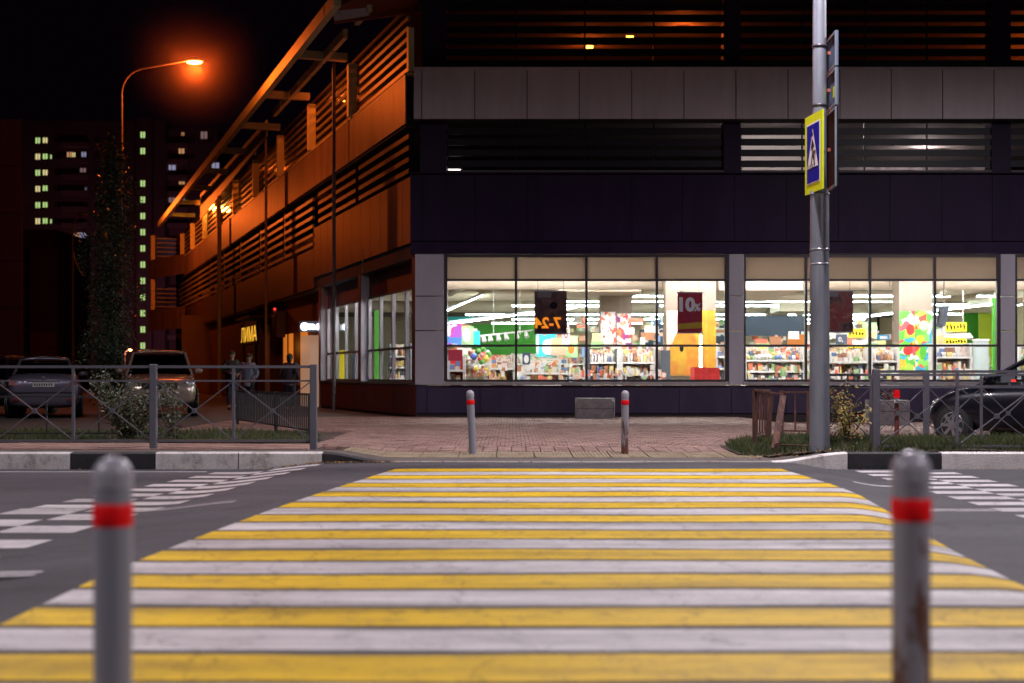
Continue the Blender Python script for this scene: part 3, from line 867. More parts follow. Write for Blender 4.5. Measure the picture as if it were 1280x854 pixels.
plate(m1 - .015, Wd - m1 + .015, cz - hs - .02, cz + hs + .02, .001, .004).build('white_edge', M['sign_white'], sg)
plate(m1, Wd - m1, cz - hs, cz + hs, .005, .008).build('blue_panel', M['sign_blue'], sg)
MB().poly([f(m1 + .03, cz - hs * .5, .011), f(Wd - m1 - .03, cz - hs * .5, .011), f(Wd / 2, cz + hs * .85, .011)]).build('white_triangle', M['sign_white'], sg)
b = MB()
c = Wd / 2
def strokes(segs, w_):
    for (a0, zz0, a1, zz1) in segs:
        p = f(a0, zz0, .014); q = f(a1, zz1, .014); d = (q - p).normalized(); s_ = d.cross(n_) * w_
        b.poly([p - s_, p + s_, q + s_, q - s_])
zt_ = cz - hs * .5
strokes([(c - .02, zt_ + .36, c + .01, zt_ + .2), (c + .01, zt_ + .2, c - .06, zt_ + .03), (c + .01, zt_ + .2, c + .05, zt_ + .1), (c + .05, zt_ + .1, c + .07, zt_ + .02),
         (c - .01, zt_ + .34, c - .06, zt_ + .22), (c - .01, zt_ + .34, c + .06, zt_ + .25)], .016)
b.poly([f(c - .01 + .03 * math.cos(k * math.pi / 5), zt_ + .42 + .03 * math.sin(k * math.pi / 5), .014) for k in range(10)])
for q in (-.14, -.07, .0, .08): strokes([(c + q - .015, zt_ + .0, c + q + .01, zt_ + .045)], .012)
b.build('walking_figure', M['sign_black'], sg)
MB().box(bx - .11, bx + .02, 17.9, 18.04, cz - .02, cz + .02).build('bracket', M['frame'], sg)

# three plates one above the other, seen from behind
pf = Vector((PX(1034, 18.5), 18.5, 0)); pn = Vector((PX(1046, 17.85), 17.85, 0))
u = (pn - pf).normalized(); n_ = Vector((u.y, -u.x, 0)); n_ = n_ if n_.x < 0 else -n_
f = face_frame(pf, u, n_); Wd = (pn - pf).length
for za, zb, lab, nm in ((89, 46, 'topmost of three grey-backed sign plates beside the pole', 0), (137, 91, 'middle of three grey-backed sign plates, with a small yellow mark', 1), (237, 139, 'tall lowest of three dark sign plates beside the pole', 2)):
    s_ = empty('sign_plate', (pf + pn) / 2 + Vector((0, 0, PZ(za, 18.2))), lab, 'road sign')
    z0, z1 = PZ(za, 18.2), PZ(zb, 18.2)
    plate(0, Wd, z0, z1, -.02, 0).build('plate', M['sign_back'] if nm < 2 else M['sign_black'], s_)
    for a0, a1, zz0, zz1 in ((0, .03, z0, z1), (Wd - .03, Wd, z0, z1), (.031, Wd - .031, z0, z0 + .03), (.031, Wd - .031, z1 - .03, z1)):
        plate(a0, a1, zz0, zz1, .001, .022).build('rim', M['galv'], s_)
    if nm == 1: plate(.42, .58, z0 + .12, z0 + .26, .002, .004).build('yellow_mark', M['sign_yellow'], s_)
    MB().box(bx + .07, PX(1037, 18.2), 18.14, 18.2, (z0 + z1) / 2 - .02, (z0 + z1) / 2 + .02).build('bracket', M['soffit_red'], s_)

# ---------------------------------------------------------------- plants
def stems_and_leaves(name, c, stems, H, spread, nleaf, ls, lm, sm_, label, cat, seed=1, low=.25, group=None, narrow=0):
    random.seed(seed)
    t = empty(name, c, label, cat, group)
    b = MB(); lf = MB(); paths = []
    for k in range(stems):
        a = random.uniform(0, 6.28); rr = random.uniform(.2, 1) * spread
        p = Vector(c) + Vector((random.gauss(0, .03), random.gauss(0, .03), -.03)); pts = [p]
        hh = H * random.uniform(.6, 1.0); hh = H if k == 0 else hh
        for j in range(1, 6):
            q = j / 5
            pts.append(Vector(c) + Vector((math.cos(a) * rr * q ** 1.2 + random.gauss(0, .02), math.sin(a) * rr * q ** 1.2 + random.gauss(0, .02), hh * q)))
        for j in range(5): b.tube(pts[j], pts[j + 1], .009 * (1 - j / 6) + .002, .009 * (1 - (j + 1) / 6) + .002, 5, cap=False)
        paths.append(pts)
    for k in range(nleaf):
        pts = random.choice(paths); q = random.uniform(low, 1) * 4.999; j = int(q); p = pts[j].lerp(pts[j + 1], q - j)
        o = Vector((random.gauss(0, 1), random.gauss(0, 1), random.gauss(0, .7))) * (.045 + .05 * spread)
        leaf(lf, p + o, ls * random.uniform(.6, 1.2), (random.gauss(0, .6), random.gauss(0, .6) - .5, .6))
    b.build('stems', sm_, t); lf.build('foliage', lm, t)
    return t
M['bark'] = mat('bark', (.05, .035, .025), .9, var=(.09, .07, .05), scale=20)
M['yellow_leaf'] = hues('autumn_leaves', [(.42, .27, .03), (.33, .24, .04), (.22, .22, .05), (.48, .22, .03), (.28, .26, .05), (.16, .18, .04)], .6, island=True)
M['green_leaf'] = hues('bush_leaves', [(.018, .028, .008), (.03, .038, .011), (.042, .046, .014), (.014, .02, .007), (.06, .05, .015)], .5, island=True)
M['poplar_leaf'] = hues('poplar_leaves', [(.03, .05, .022), (.045, .07, .03), (.02, .03, .015), (.08, .11, .055)], .4, island=True)
M['reddish_leaf'] = hues('reddish_leaves', [(.16, .05, .03), (.10, .08, .03), (.2, .07, .03)], .6, island=True)
stems_and_leaves('young_bush', (PX(1060, 19.0), 19.0, .2), 9, .86, .36, 620, .028, M['yellow_leaf'], M['bark'], 'thin young bush with yellow autumn leaves right of the steel pole', 'bush', 4)
stems_and_leaves('planter_plant', (PX(1112, 32), 31.95, PZ(503, 32)), 6, .3, .3, 160, .03, M['reddish_leaf'], M['bark'], 'small reddish plant on the right concrete planter', 'plant', 9)
stems_and_leaves('leafy_bush', (PX(160, 20.9), 20.95, .18), 16, 1.02, .62, 3200, .03, M['green_leaf'], M['bark'], 'leafy green bush behind the left railing in front of the cars', 'bush', 11, low=.12)
stems_and_leaves('leafy_shoot', (PX(212, 20.9), 20.9, .18), 7, .86, .3, 420, .03, M['green_leaf'], M['bark'], 'smaller leafy shoot right of the bush behind the railing post', 'bush', 13, low=.15)
# poplar
random.seed(21)
tx, ty = PX(137, 38), 38.0
t = empty('poplar_tree', (tx, ty, .1), 'tall narrow dark poplar between the two parked cars', 'tree')
b = MB(); prev = Vector((tx, ty, .05)); H = PZ(166, 38)
for k in range(1, 9):
    p = Vector((tx + random.gauss(0, .05) + .03 * k, ty + random.gauss(0, .05), H * k / 8.5)); b.tube(prev, p, .13 * (1 - (k - 1) / 9), .13 * (1 - k / 9), 8, cap=False); prev = p
trunk = b.build('trunk', M['bark'], t)
br = MB(); cr = MB()
clumps = []
for k in range(320):
    q = random.uniform(.08, 1) ; z = .1 + (H - .3) * q
    R_ = (.62 * math.sin(math.pi * min(1, q * .82 + .14)) ** .7 + .05) * (1.0 if q < .9 else .8)
    a = random.uniform(0, 6.28); rr = R_ * random.uniform(.2, 1.0)
    xo = .22 * (q - .4)
    rr *= 1 + .35 * math.sin(z * 2.3 + a)
    c = Vector((tx + xo + math.cos(a) * rr, ty + math.sin(a) * rr, z))
    clumps.append((c, random.uniform(.14, .27)))
    br.tube((tx + xo, ty, z - .5), c, .02, .006, 5, cap=False)
for c, r in clumps:
    for k in range(random.choice((40, 65, 85))):
        o = Vector((random.gauss(0, 1), random.gauss(0, 1), random.gauss(0, 1.6))) * r * .55
        leaf(cr, c + o, random.uniform(.025, .05), (random.gauss(0, 1), random.gauss(0, 1) - .4, random.gauss(0, .6)))
br.build('branches', M['bark'], t); cr.build('crown', M['poplar_leaf'], t)

# ---------------------------------------------------------------- cars
M['tyre'] = mat('tyre_rubber', (.015, .015, .016), .8)
M['alloy'] = mat('wheel_alloy', (.42, .42, .45), .3, .8)
M['car_glass'] = glassmat('car_glass', (.12, .12, .14), .10)
M['car_glass_clear'] = glassmat('clear_car_glass', (.7, .75, .75), .05)
M['car_trim'] = mat('black_car_trim', (.012, .012, .013), .4)
M['chrome'] = mat('chrome', (.7, .7, .72), .12, 1)
M['tail'] = mat('tail_lamp_red', (.25, .01, .01), .15, coat=1)
M['lamp_clear'] = mat('headlamp_cover', (.6, .6, .62), .08, .7, coat=1)
M['plate'] = mat('number_plate', (.55, .54, .52), .4)
M['seat'] = mat('car_seat', (.03, .03, .035), .8)
def car(loc, rz, label, paint, st, gh, wheels, wr, tall=1.5, kind='sedan', glass='car_glass'):
    """st: stations (x, half width, z under, z waist); gh: greenhouse (xr0, xr1 rear base/top, xf1, xf0, z base, z roof, half widths)"""
    t = empty('parked_car', loc, label, 'car', 'parked cars', rz)
    b = MB(); ring = []
    n = 0
    for (x, w_, zb, zt) in st:
        wv = [(x, 0, zb), (x, w_ * .8, zb), (x, w_ * .97, zb + .1), (x, w_, zb + (zt - zb) * .45), (x, w_ * .985, zb + (zt - zb) * .72), (x, w_ * .93, zt - .03), (x, w_ * .7, zt + .012), (x, 0, zt + .03)]
        rg = wv + [(p[0], -p[1], p[2]) for p in wv[-2:0:-1]]
        b.v += rg; n = len(rg)
    for k in range(len(st) - 1):
        for j in range(n):
            b.f.append([k * n + j, k * n + (j + 1) % n, (k + 1) * n + (j + 1) % n, (k + 1) * n + j]); b.m.append(0); b.sm.append(True)
    b.f.append(list(range(n))[::-1]); b.m.append(0); b.sm.append(True)
    b.f.append([(len(st) - 1) * n + j for j in range(n)]); b.m.append(0); b.sm.append(True)
    body = b.build('body', paint, t, local=True)
    s_ = body.modifiers.new('smooth', 'SUBSURF'); s_.levels = 1; s_.render_levels = 2
    xr0, xr1, xf1, xf0, zb, zr, wb, wt = gh
    # roof shell
    r = MB()
    nn = 8
    vs = []
    for i in range(nn + 1):
        q = i / nn; x = xr1 + (xf1 - xr1) * q; cz_ = zr - .05 * (2 * q - 1) ** 2
        for j in range(nn + 1):
            p = j / nn * 2 - 1
            vs.append((x, wt * p, cz_ - .045 * abs(p) ** 3))
    r.add(vs, [(i * (nn + 1) + j, i * (nn + 1) + j + 1, (i + 1) * (nn + 1) + j + 1, (i + 1) * (nn + 1) + j) for i in range(nn) for j in range(nn)], 0, True)
    ro = r.build('roof', paint, t, local=True)
    so = ro.modifiers.new('thick', 'SOLIDIFY'); so.thickness = .04
    zt = zr - .095
    B = {(e, s): Vector((xf0 if e else xr0, s * wb, zb)) for e in (0, 1) for s in (-1, 1)}
    T = {(e, s): Vector((xf1 if e else xr1, s * wt, zt)) for e in (0, 1) for s in (-1, 1)}
    for e in (0, 1):
        for s in (-1, 1):
            MB().tube(B[e, s] + Vector((0, 0, -.05)), T[e, s] + Vector((0, 0, .03)), .045, .036, 8).build('window_pillar', paint, t, local=True)
    for s in (-1, 1):
        p = Vector((xr0 * .35 + xf0 * .5 - .1, s * wb, zb)); q = Vector((xr1 * .5 + xf1 * .5 - .05, s * wt, zt))
        MB().tube(p, q, .04, .035, 8).build('window_pillar', M['car_trim'], t, local=True)
        MB().poly([B[0, s], B[1, s], T[1, s], T[0, s]]).build('side_window', M[glass], t, local=True)
    for e, nm in ((0, 'rear_window'), (1, 'windscreen')):
        MB().poly([B[e, -1], B[e, 1], T[e, 1], T[e, -1]]).build(nm, M[glass], t, local=True)
    b = MB()
    for sx in (xf0 - 1.25, xr0 + .75):
        for sy in (-.36, .36):
            b.box(sx - .08, sx + .1, sy - .22, sy + .22, .4, zr - .42, bev=.03); b.box(sx - .05, sx + .05, sy - .12, sy + .12, zr - .41, zr - .2, bev=.03)
    b.build('seats', M['seat'], t, local=True)
    for xw in wheels:
        for s in (-1, 1):
            yy = s * (max(q[1] for q in st) - .02)
            wlt = MB().lathe([(wr * .62, -.1), (wr * .93, -.1), (wr, -.06), (wr, .06), (wr * .93, .1), (wr * .62, .1)], (0, 0, 0), 28, axis=(0, 1, 0))
            wh = wlt.build('wheel', M['tyre'], t, local=True); wh.location = (xw, yy - s * .06, wr)
            rb = MB().tube((0, s * .06, 0), (0, s * .085, 0), wr * .63, n=28, smooth=False)
            rim = rb.build('rim', M['car_trim'], wh, local=True)
            sp = MB()
            for k in range(7):
                a = 2 * math.pi * k / 7
                sp.bar((0, s * .1, 0), (wr * .62 * math.cos(a), s * .1, wr * .62 * math.sin(a)), .05, .022, up=(0, 1, 0))
            sp.lathe([(wr * .56, .085 * s), (wr * .64, .108 * s), (wr * .66, .085 * s)], (0, 0, 0), 28, axis=(0, 1, 0))
            sp.tube((0, s * .09, 0), (0, s * .12, 0), .05, n=14)
            sp.build('spokes', M['alloy'], wh, local=True)
            MB().lathe([(wr * 1.13, -.005), (wr * 1.13, .01)], (xw, s * (abs(yy) + .0), wr + .01), 24, axis=(0, 1, 0)).build('wheel_arch', M['car_trim'], t, local=True)
    for s in (-1, 1):
        mx_, my_, mz_ = xf0 - .28, s * (wb + .17), zb + .09
        mr = MB().ball((mx_, my_, mz_), .1, 12, 8, sc=(.7, 1.05, .75)).build('mirror', paint, t, local=True)
        MB().bar((mx_, s * (wb - .02), zb + .03), (mx_, my_, mz_), .05, .04).build('mirror_arm', M['car_trim'], t, local=True)
    return t
def plate_on(t, x, z, w_=.5, face=-1):
    p = MB().box(x - .012, x + .012, -w_ / 2, w_ / 2, z - .055, z + .055).build('number_plate', M['plate'], t, local=True)
    b = MB(); xx = x + face * .016; random.seed(5)
    for k in range(8):
        y = -w_ / 2 + .05 + k * .055
        b.box(xx - .002, xx + .002, y, y + .03, z - .03, z + .03)
    b.build('plate_lettering', M['car_trim'], p, local=True)

paint_silver = mat('silver_car_paint', (.15, .135, .19), .28, .5, coat=1)
paint_gold = mat('pale_gold_car_paint', (.34, .27, .22), .26, .4, coat=1)
paint_black = mat('dark_blue_car_paint', (.006, .007, .014), .3, .2, coat=.4)
# sedan, tail towards the viewer
st = [(-2.28, .70, .34, .80), (-2.22, .80, .28, .98), (-2.0, .86, .24, 1.06), (-1.6, .875, .22, 1.06), (-.6, .885, .2, .96), (.8, .885, .2, .95), (1.4, .87, .22, .88), (1.95, .84, .24, .76), (2.2, .76, .28, .64)]
t = car((PX(60, 36.4), 36.2, .14), R(107), 'silver saloon car parked tail first behind the left railing', paint_silver, st, (-1.75, -1.0, .35, 1.0, .98, 1.47, .74, .56), (-1.38, 1.32), .32)
for s in (-1, 1):
    MB().prism([(-2.235, s * .50, .80), (-2.235, s * .78, .78), (-2.18, s * .80, .93), (-2.22, s * .42, .90)], (-.03, 0, 0)).build('tail_lamp', M['tail'], t, local=True)
    MB().box(-2.315, -2.29, s * .62 - .08, s * .62 + .08, .42, .46).build('reflector', M['tail'], t, local=True)
plate_on(t, -2.285, .80)
MB().box(-2.30, -2.275, -.38, .38, .885, .905).build('chrome_strip', M['chrome'], t, local=True)
MB().tube((-2.27, 0, .96), (-2.30, 0, .965), .045, n=14).build('badge', M['chrome'], t, local=True)
MB().box(-2.30, -2.24, -.74, .74, .60, .625).build('bumper_crease', M['car_trim'], t, local=True)
# tall estate, nose towards the viewer
st = [(-2.2, .82, .3, .95), (-2.0, .9, .26, 1.02), (-.6, .92, .24, 1.06), (.8, .92, .24, 1.06), (1.3, .91, .25, 1.02), (1.85, .88, .27, .95), (2.1, .82, .3, .86), (2.2, .72, .34, .70)]
t = car((PX(199, 36.6), 36.6, .14), R(-76), 'pale gold four wheel drive with roof rails, nose towards the railing', paint_gold, st, (-2.0, -1.75, .25, .95, 1.05, 1.66, .80, .64), (-1.35, 1.32), .36)
for s in (-1, 1):
    MB().ball((2.02, s * .68, .80), .17, 12, 8, sc=(.6, .85, .75)).build('headlight', M['lamp_clear'], t, local=True)
    MB().tube((-1.6, s * .60, 1.71), (.15, s * .60, 1.71), .022, n=8).build('roof_rail', M['car_trim'], t, local=True)
MB().box(2.17, 2.21, -.42, .42, .70, .84).build('grille', M['car_trim'], t, local=True)
MB().tube((2.2, 0, .8), (2.225, 0, .8), .05, n=14).build('badge', M['chrome'], t, local=True)
plate_on(t, 2.225, .50, face=1)
# dark hatchback on the far left, mostly out of view
st = [(-2.0, .76, .32, .9), (-1.8, .84, .26, 1.0), (0, .87, .22, .98), (1.2, .86, .22, .92), (1.8, .8, .26, .8), (2.0, .7, .3, .62)]
car((PX(-14, 36), 37.2, .14), R(90), 'black hatchback at the far left edge beside the silver saloon', paint_black, st, (-1.95, -1.6, .3, .95, .96, 1.52, .74, .6), (-1.25, 1.25), .31)
# dark car on the right, side on, nose to the left
st = [(-2.0, .78, .34, .86), (-1.85, .84, .28, 1.02), (-1.0, .86, .22, 1.0), (.4, .865, .2, .95), (.9, .865, .2, .93), (1.3, .86, .22, .87), (1.62, .82, .24, .74), (1.78, .70, .27, .60), (1.83, .5, .3, .5)]
cx, cy = 8.47, 22.3
t = car((cx, cy, .06), R(132), 'dark blue car behind the right railings, angled with its nose by the planter', paint_black, st, (-1.9, -1.2, .02, .86, .96, 1.46, .74, .58), (-1.3, 1.22), .31, glass='car_glass_clear')
for s in (-1, 1):
    MB().ball((1.60, s * .62, .63), .13, 12, 8, sc=(.9, .8, .8)).build('headlight', M['lamp_clear'], t, local=True)
MB().box(-.35, -.15, .868, .876, .70, .73).build('door_handle', M['chrome'], t, local=True)
MB().box(.72, .78, .868, .878, .72, .76).build('side_indicator', M['chrome'], t, local=True)
M['red_glow'] = mat('red_dash_lamp', (.4, .02, .02), .4, emit=(1, .03, .02), estr=2)
MB().box(.5, .56, .2, .24, 1.0, 1.03).build('dash_lamp', M['red_glow'], t, local=True)
MB().box(.35, .85, -.66, .66, .88, .985, bev=.03).build('dashboard', M['car_trim'], t, local=True)

# ---------------------------------------------------------------- people
def skin(name, verts, edges, m, parent, sub=2, root=0):
    me = bpy.data.meshes.new(name)
    me.from_pydata([v[0] for v in verts], edges, [])
    me.materials.append(m)
    o = bpy.data.objects.new(name, me); COL.objects.link(o); o.parent = parent
    sk = o.modifiers.new('skin', 'SKIN'); sk.use_smooth_shade = True
    me.skin_vertices.new() if not me.skin_vertices else None
    for i, v in enumerate(verts):
        d = me.skin_vertices[0].data[i]; d.radius = (v[1], v[2] if len(v) > 2 else v[1]); d.use_root = (i == root)
    s = o.modifiers.new('sub', 'SUBSURF'); s.levels = sub; s.render_levels = sub
    return o
M['skin'] = mat('skin', (.42, .25, .18), .5)
def person(loc, rz, H, label, coat, trousers, hair, shoe, bulk=1.0, arms='down', coat_len=.5, hairlen=0):
    t = empty('person', loc, label, 'person', None, rz)
    k = H / 1.72
    def S(l): return [((v[0][0] * k, v[0][1] * k, v[0][2] * k),) + tuple(r * k for r in v[1:]) for v in l]
    # arms: list of elbow, wrist per side; person faces +x
    if arms == 'down': A = {1: ((-.03, .27, 1.12), (.06, .26, .87)), -1: ((-.03, -.27, 1.12), (.06, -.26, .87))}
    elif arms == 'front': A = {1: ((-.04, .27, 1.13), (.2, .13, 1.05)), -1: ((-.04, -.27, 1.13), (.2, -.1, 1.08))}
    else: A = {1: ((-.06, .29, 1.13), (.12, .22, .93)), -1: ((-.06, -.29, 1.13), (.12, -.22, .93))}
    V = [((0, 0, .95), .14, .11), ((0, 0, 1.12), .12, .1), ((0, 0, 1.3), .15, .1), ((0, 0, 1.44), .07, .065), ((0, 0, 1.5), .05, .05), ((.01, 0, 1.57), .07, .075), ((.015, 0, 1.64), .078, .092), ((.0, 0, 1.69), .05, .06)]
    E = [(i, i + 1) for i in range(7)]
    for s in (1, -1):
        e, w_ = A[s]; b0 = len(V)
        hand = Vector(w_) + (Vector(w_) - Vector(e)).normalized() * .09
        V += [((0, s * .17, 1.41), .055), (e, .04), (w_, .028), (tuple(hand), .036, .018)]
        E += [(2, b0), (b0, b0 + 1), (b0 + 1, b0 + 2), (b0 + 2, b0 + 3)]
        b0 = len(V)
        V += [((0, s * .09, .88), .09), ((.01, s * .10, .5), .058), ((-.01, s * .10, .1), .04), ((.10, s * .11, .045), .04, .03)]
        E += [(0, b0), (b0, b0 + 1), (b0 + 1, b0 + 2), (b0 + 2, b0 + 3)]
    body = skin('body', S(V), E, M['skin'], t)
    # face
    b = MB()
    b.ball((.1 * k, 0, 1.625 * k), .016 * k, 8, 6, sc=(1, .8, 1.3))
    for s in (1, -1): b.ball((-.0, s * .085 * k, 1.625 * k), .025 * k, 8, 6, sc=(.7, .4, 1.2))
    b.build('nose_and_ears', M['skin'], t, local=True)
    b = MB()
    for s in (1, -1): b.ball((.09 * k, s * .03 * k, 1.645 * k), .011 * k, 8, 6)
    b.build('eyes', M['sign_black'], t, local=True)
    # hair
    b = MB(); b.ball((-.022 * k, 0, 1.66 * k), .108 * k, 16, 10, sc=(1, .92, .9))
    if hairlen: b.ball((-.05 * k, 0, 1.58 * k), .09 * k, 12, 8, sc=(.7, 1, 1.1))
    b.build('hair', hair, t, local=True)
    g = 1.22 * bulk
    V = [((0, 0, coat_len + .42), .155 * g, .125 * g), ((0, 0, 1.08), .14 * g, .115 * g), ((0, 0, 1.27), .155 * g, .118 * g), ((0, 0, 1.42), .10 * g, .085 * g), ((-.005, 0, 1.475), .072 * g, .068 * g)]
    E = [(0, 1), (1, 2), (2, 3), (3, 4)]
    if coat_len < .45:
        V.append(((0, 0, coat_len + .3), .165 * g, .135 * g)); E.append((0, 5))
    for s in (1, -1):
        e, w_ = A[s]; b0 = len(V)
        V += [((0, s * .17, 1.40), .072 * g), (e, .056 * g), (tuple(Vector(e).lerp(Vector(w_), .96)), .043 * g)]
        E += [(2, b0), (b0, b0 + 1), (b0 + 1, b0 + 2)]
    skin('coat', S(V), E, coat, t, root=1)
    V = [((0, 0, .93), .15 * bulk, .115 * bulk)]; E = []
    for s in (1, -1):
        b0 = len(V)
        V += [((0, s * .092, .85), .102), ((.015, s * .10, .5), .073), ((-.012, s * .10, .12), .058)]
        E += [(0, b0), (b0, b0 + 1), (b0 + 1, b0 + 2)]
    skin('trousers', S(V), E, trousers, t)
    for s in (1, -1):
        b = MB(); b.ball((.055 * k, s * .105 * k, .045 * k), .07 * k, 12, 8, sc=(1.9, .75, .65)); b.build('shoe', shoe, t, local=True)
    # fingers
    for s in (1, -1):
        e, w_ = A[s]; d = (Vector(w_) - Vector(e)).normalized(); b = MB()
        side_ = d.cross(Vector((0, 1, 0))).normalized()
        for q in range(4):
            o = Vector(w_) + d * .13 + side_ * (.024 * (q - 1.5)); b.tube(o * k, (o + d * .03 + Vector((.008, -s * .008, 0))) * k, .0085 * k, .008 * k, 6); b.tube((o + d * .03 + Vector((.008, -s * .008, 0))) * k, (o + d * (.055 - .006 * abs(q - 1.2)) + Vector((.016, -s * .022, 0))) * k, .008 * k, .006 * k, 6)
        o = Vector(w_) + d * .05 + side_ * .04; b.tube(o * k, (o + d * .045 + side_ * .02) * k, .01 * k, .008 * k, 6)
        b.build('fingers', M['skin'], t, local=True)
    return t
c_black = mat('black_jacket', (.012, .011, .014), .8, bump=.3, bscale=60)
c_blue = mat('pale_blue_coat', (.22, .24, .34), .75, bump=.3, bscale=60)
c_plum = mat('dark_plum_coat', (.055, .03, .045), .8, bump=.3, bscale=60)
c_jeans = mat('dark_trousers', (.02, .025, .045), .85, bump=.3, bscale=80)
h_dark = mat('dark_hair', (.02, .012, .008), .6)
h_brown = mat('brown_hair', (.06, .025, .015), .6)
shoe = mat('dark_shoes', (.02, .018, .018), .5)
zf = .125
person((PX(290, 43), 43, zf), R(-60), 1.76, 'person in a bulky black jacket standing beside the pale-coated one', c_black, c_jeans, h_dark, shoe, 1.18, 'front')
person((PX(311, 42), 42, zf), R(-115), 1.66, 'person in a pale blue coat with arms folded forward', c_blue, c_jeans, h_brown, shoe, 1.0, 'wide', coat_len=.4, hairlen=1)
person((PX(362.5, 41), 41, zf), R(70), 1.64, 'person in a dark plum coat seen from behind near the lit door', c_plum, c_jeans, h_dark, shoe, 1.1, 'wide', coat_len=.42, hairlen=1)
# ---------------------------------------------------------------- the shopping centre
CX, CY = -2.29, 34.0
BL = empty('shopping_centre', (CX, CY, 0), 'two-sided shopping centre with a lit shop below louvred parking decks', 'building')
def FX(px): return PX(px, 34.0)
def FZ(py): return PZ(py, 34.0)
def fb(name, px0, px1, py0, py1, ya, yb, m, parent=None, bev=0, **k):
    """box of the front: pixel bounds on the facade plane, depth ya..yb"""
    x0, x1 = FX(px0), FX(px1); z0, z1 = FZ(py1), FZ(py0)
    return MB().box(x0, x1, ya, yb, z0, z1, bev=bev).build(name, m, parent or BL, base=((x0 + x1) / 2, ya, (z0 + z1) / 2), **k)
ST = dict(kind='structure')
# plinth panels with open joints
GZ = .02
joints = [520, 534, 600, 654, 718, 784, 849, 914, 983, 1049, 1114, 1180, 1246, 1312, 1378, 1444, 1510, 1576, 1642, 1686]
MB().box(FX(521), FX(1686), 34.03, 34.3, GZ, FZ(482)).build('plinth_backing', M['dark'], BL)
for a, c in zip(joints[:-1], joints[1:]):
    x0, x1 = FX(a) + .006, FX(c) - .006
    MB().box(x0, x1, 33.99, 34.027, .26, FZ(484)).build('plinth_panel', M['plinth'], BL, base=(x0, 34, .26))
fb('plinth_cap', 520, 1686, 482, 483.6, 33.97, 34.2, M['plinth'])
fb('steel_sill', 556, 910, 477.6, 481.4, 33.9, 34.2, M['sill']); fb('steel_sill', 929, 1250, 477.6, 481.4, 33.9, 34.2, M['sill']); fb('steel_sill', 1268, 1686, 477.6, 481.4, 33.9, 34.2, M['sill'])
# pale pillars between the windows, in two lifts
for a, c in ((519, 555), (911, 929), (1250, 1268), (1590, 1608)):
    for y0, y1 in ((318, 370), (371, 413), (414, 481)):
        fb('pillar_panel', a, c, y0, y1, 33.94, 34.25, M['pillar'], bev=.006)
# plum band over the windows
for a, c in zip([513, 528, 594, 660, 790, 853, 918, 983, 1048, 1112, 1177, 1240, 1305, 1370, 1435, 1500, 1565, 1630], [527.6, 593.5, 659.5, 789.5, 852.5, 917.5, 982.5, 1047.5, 1111.5, 1176.5, 1239.5, 1304.5, 1369.5, 1434.5, 1499.5, 1564.5, 1629.5, 1686]):
    fb('band_panel', a, c, 219, 301.5, 33.96, 34.0, M['purple'])
fb('band_backing', 513, 1686, 217.5, 317.4, 34.003, 34.28, M['purple'])
fb('band_foot', 515, 1686, 303, 317.5, 33.93, 34.0, M['purple'])
fb('band_capping', 513, 1686, 216, 217.4, 33.9, 34.3, M['purple'])
# deck openings: columns
for a, c in ((525, 558), (905, 926), (1240, 1264), (1585, 1607)):
    fb('deck_column', a, c, 153, 215.8, 34.02, 34.5, M['column'])
    fb('deck_column', a + (2 if a < 600 else 0), c, -30, 87.5, 34.02, 34.5, M['column'])
bays = ((558.3, 904.7), (926.3, 1239.7), (1264.3, 1584.7), (1607.3, 1686))
for a, c in bays:
    for k in range(5):
        y = 161.5 + 13.6 * k - 2.5
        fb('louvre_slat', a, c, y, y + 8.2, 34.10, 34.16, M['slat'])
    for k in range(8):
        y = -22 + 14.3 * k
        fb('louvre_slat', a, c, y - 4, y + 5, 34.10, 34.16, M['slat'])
    n = max(1, round((c - a) / 88))
    for k in range(1, n):
        x = a + (c - a) * k / n
        fb('louvre_post', x - .9, x + .9, 153, 215.5, 34.17, 34.22, M['slat']); fb('louvre_post', x - .9, x + .9, -30, 87.5, 34.17, 34.22, M['slat'])
    fb('light_rail', a, c, 212.8, 215.4, 34.0, 34.09, M['deck'])
# pale grey belt of square panels
bx_ = [518, 528.4, 593.8, 658.7, 723.4, 788.2, 852.8, 917.2, 981.6, 1046, 1109.5, 1173, 1236.6, 1301, 1366, 1431, 1496, 1561, 1626, 1690]
for a, c in zip(bx_[:-1], bx_[1:]):
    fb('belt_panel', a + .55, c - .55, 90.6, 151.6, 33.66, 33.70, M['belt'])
fb('belt_backing', 518.8, 1690, 92, 151, 33.704, 34.35, M['dark'])
fb('belt_coping', 517.6, 1690, 88, 90.2, 33.62, 34.4, M['belt'])

# the side wall recedes to the left: its own axis, s along, n outward
WA = math.atan2(1, -.332); WL = math.hypot(1, .332)
ux = Vector((math.cos(WA), math.sin(WA), 0)); nx_ = Vector((-math.sin(WA), math.cos(WA), 0))
def wpt(s, n, z): return Vector((CX, CY, 0)) + ux * s + nx_ * n + Vector((0, 0, z))
def sb(name, s0, s1, n0, n1, z0, z1, m, parent=None, bev=0, **k):
    me = MB().box(s0, s1, n0, n1, z0, z1, bev=bev).mesh(name, m, (s0, 0, z0))
    o = bpy.data.objects.new(name, me); COL.objects.link(o); o.parent = parent or BL
    o.location = ux * s0 + Vector((0, 0, z0)); 
    if parent and parent is not BL: o.location = (Vector((CX, CY, 0)) + o.location) - wloc(parent)
    o.rotation_euler = (0, 0, WA)
    return tag(o, kind=k.get('kind'))
def S_of(px):
    q = (px - 640) / F; d = (CX - CY * q) / (q + .332); return d * WL
def Y_of(px): return CY + S_of(px) / WL
sb('plinth_backing', .12, 12.3, -.3, -.04, GZ, .93, M['dark'])
for k in range(10): sb('plinth_panel', .03 + 1.23 * k, 1.25 + 1.23 * k - .006, -.035, .0, .2, .95, M['red_wall'])
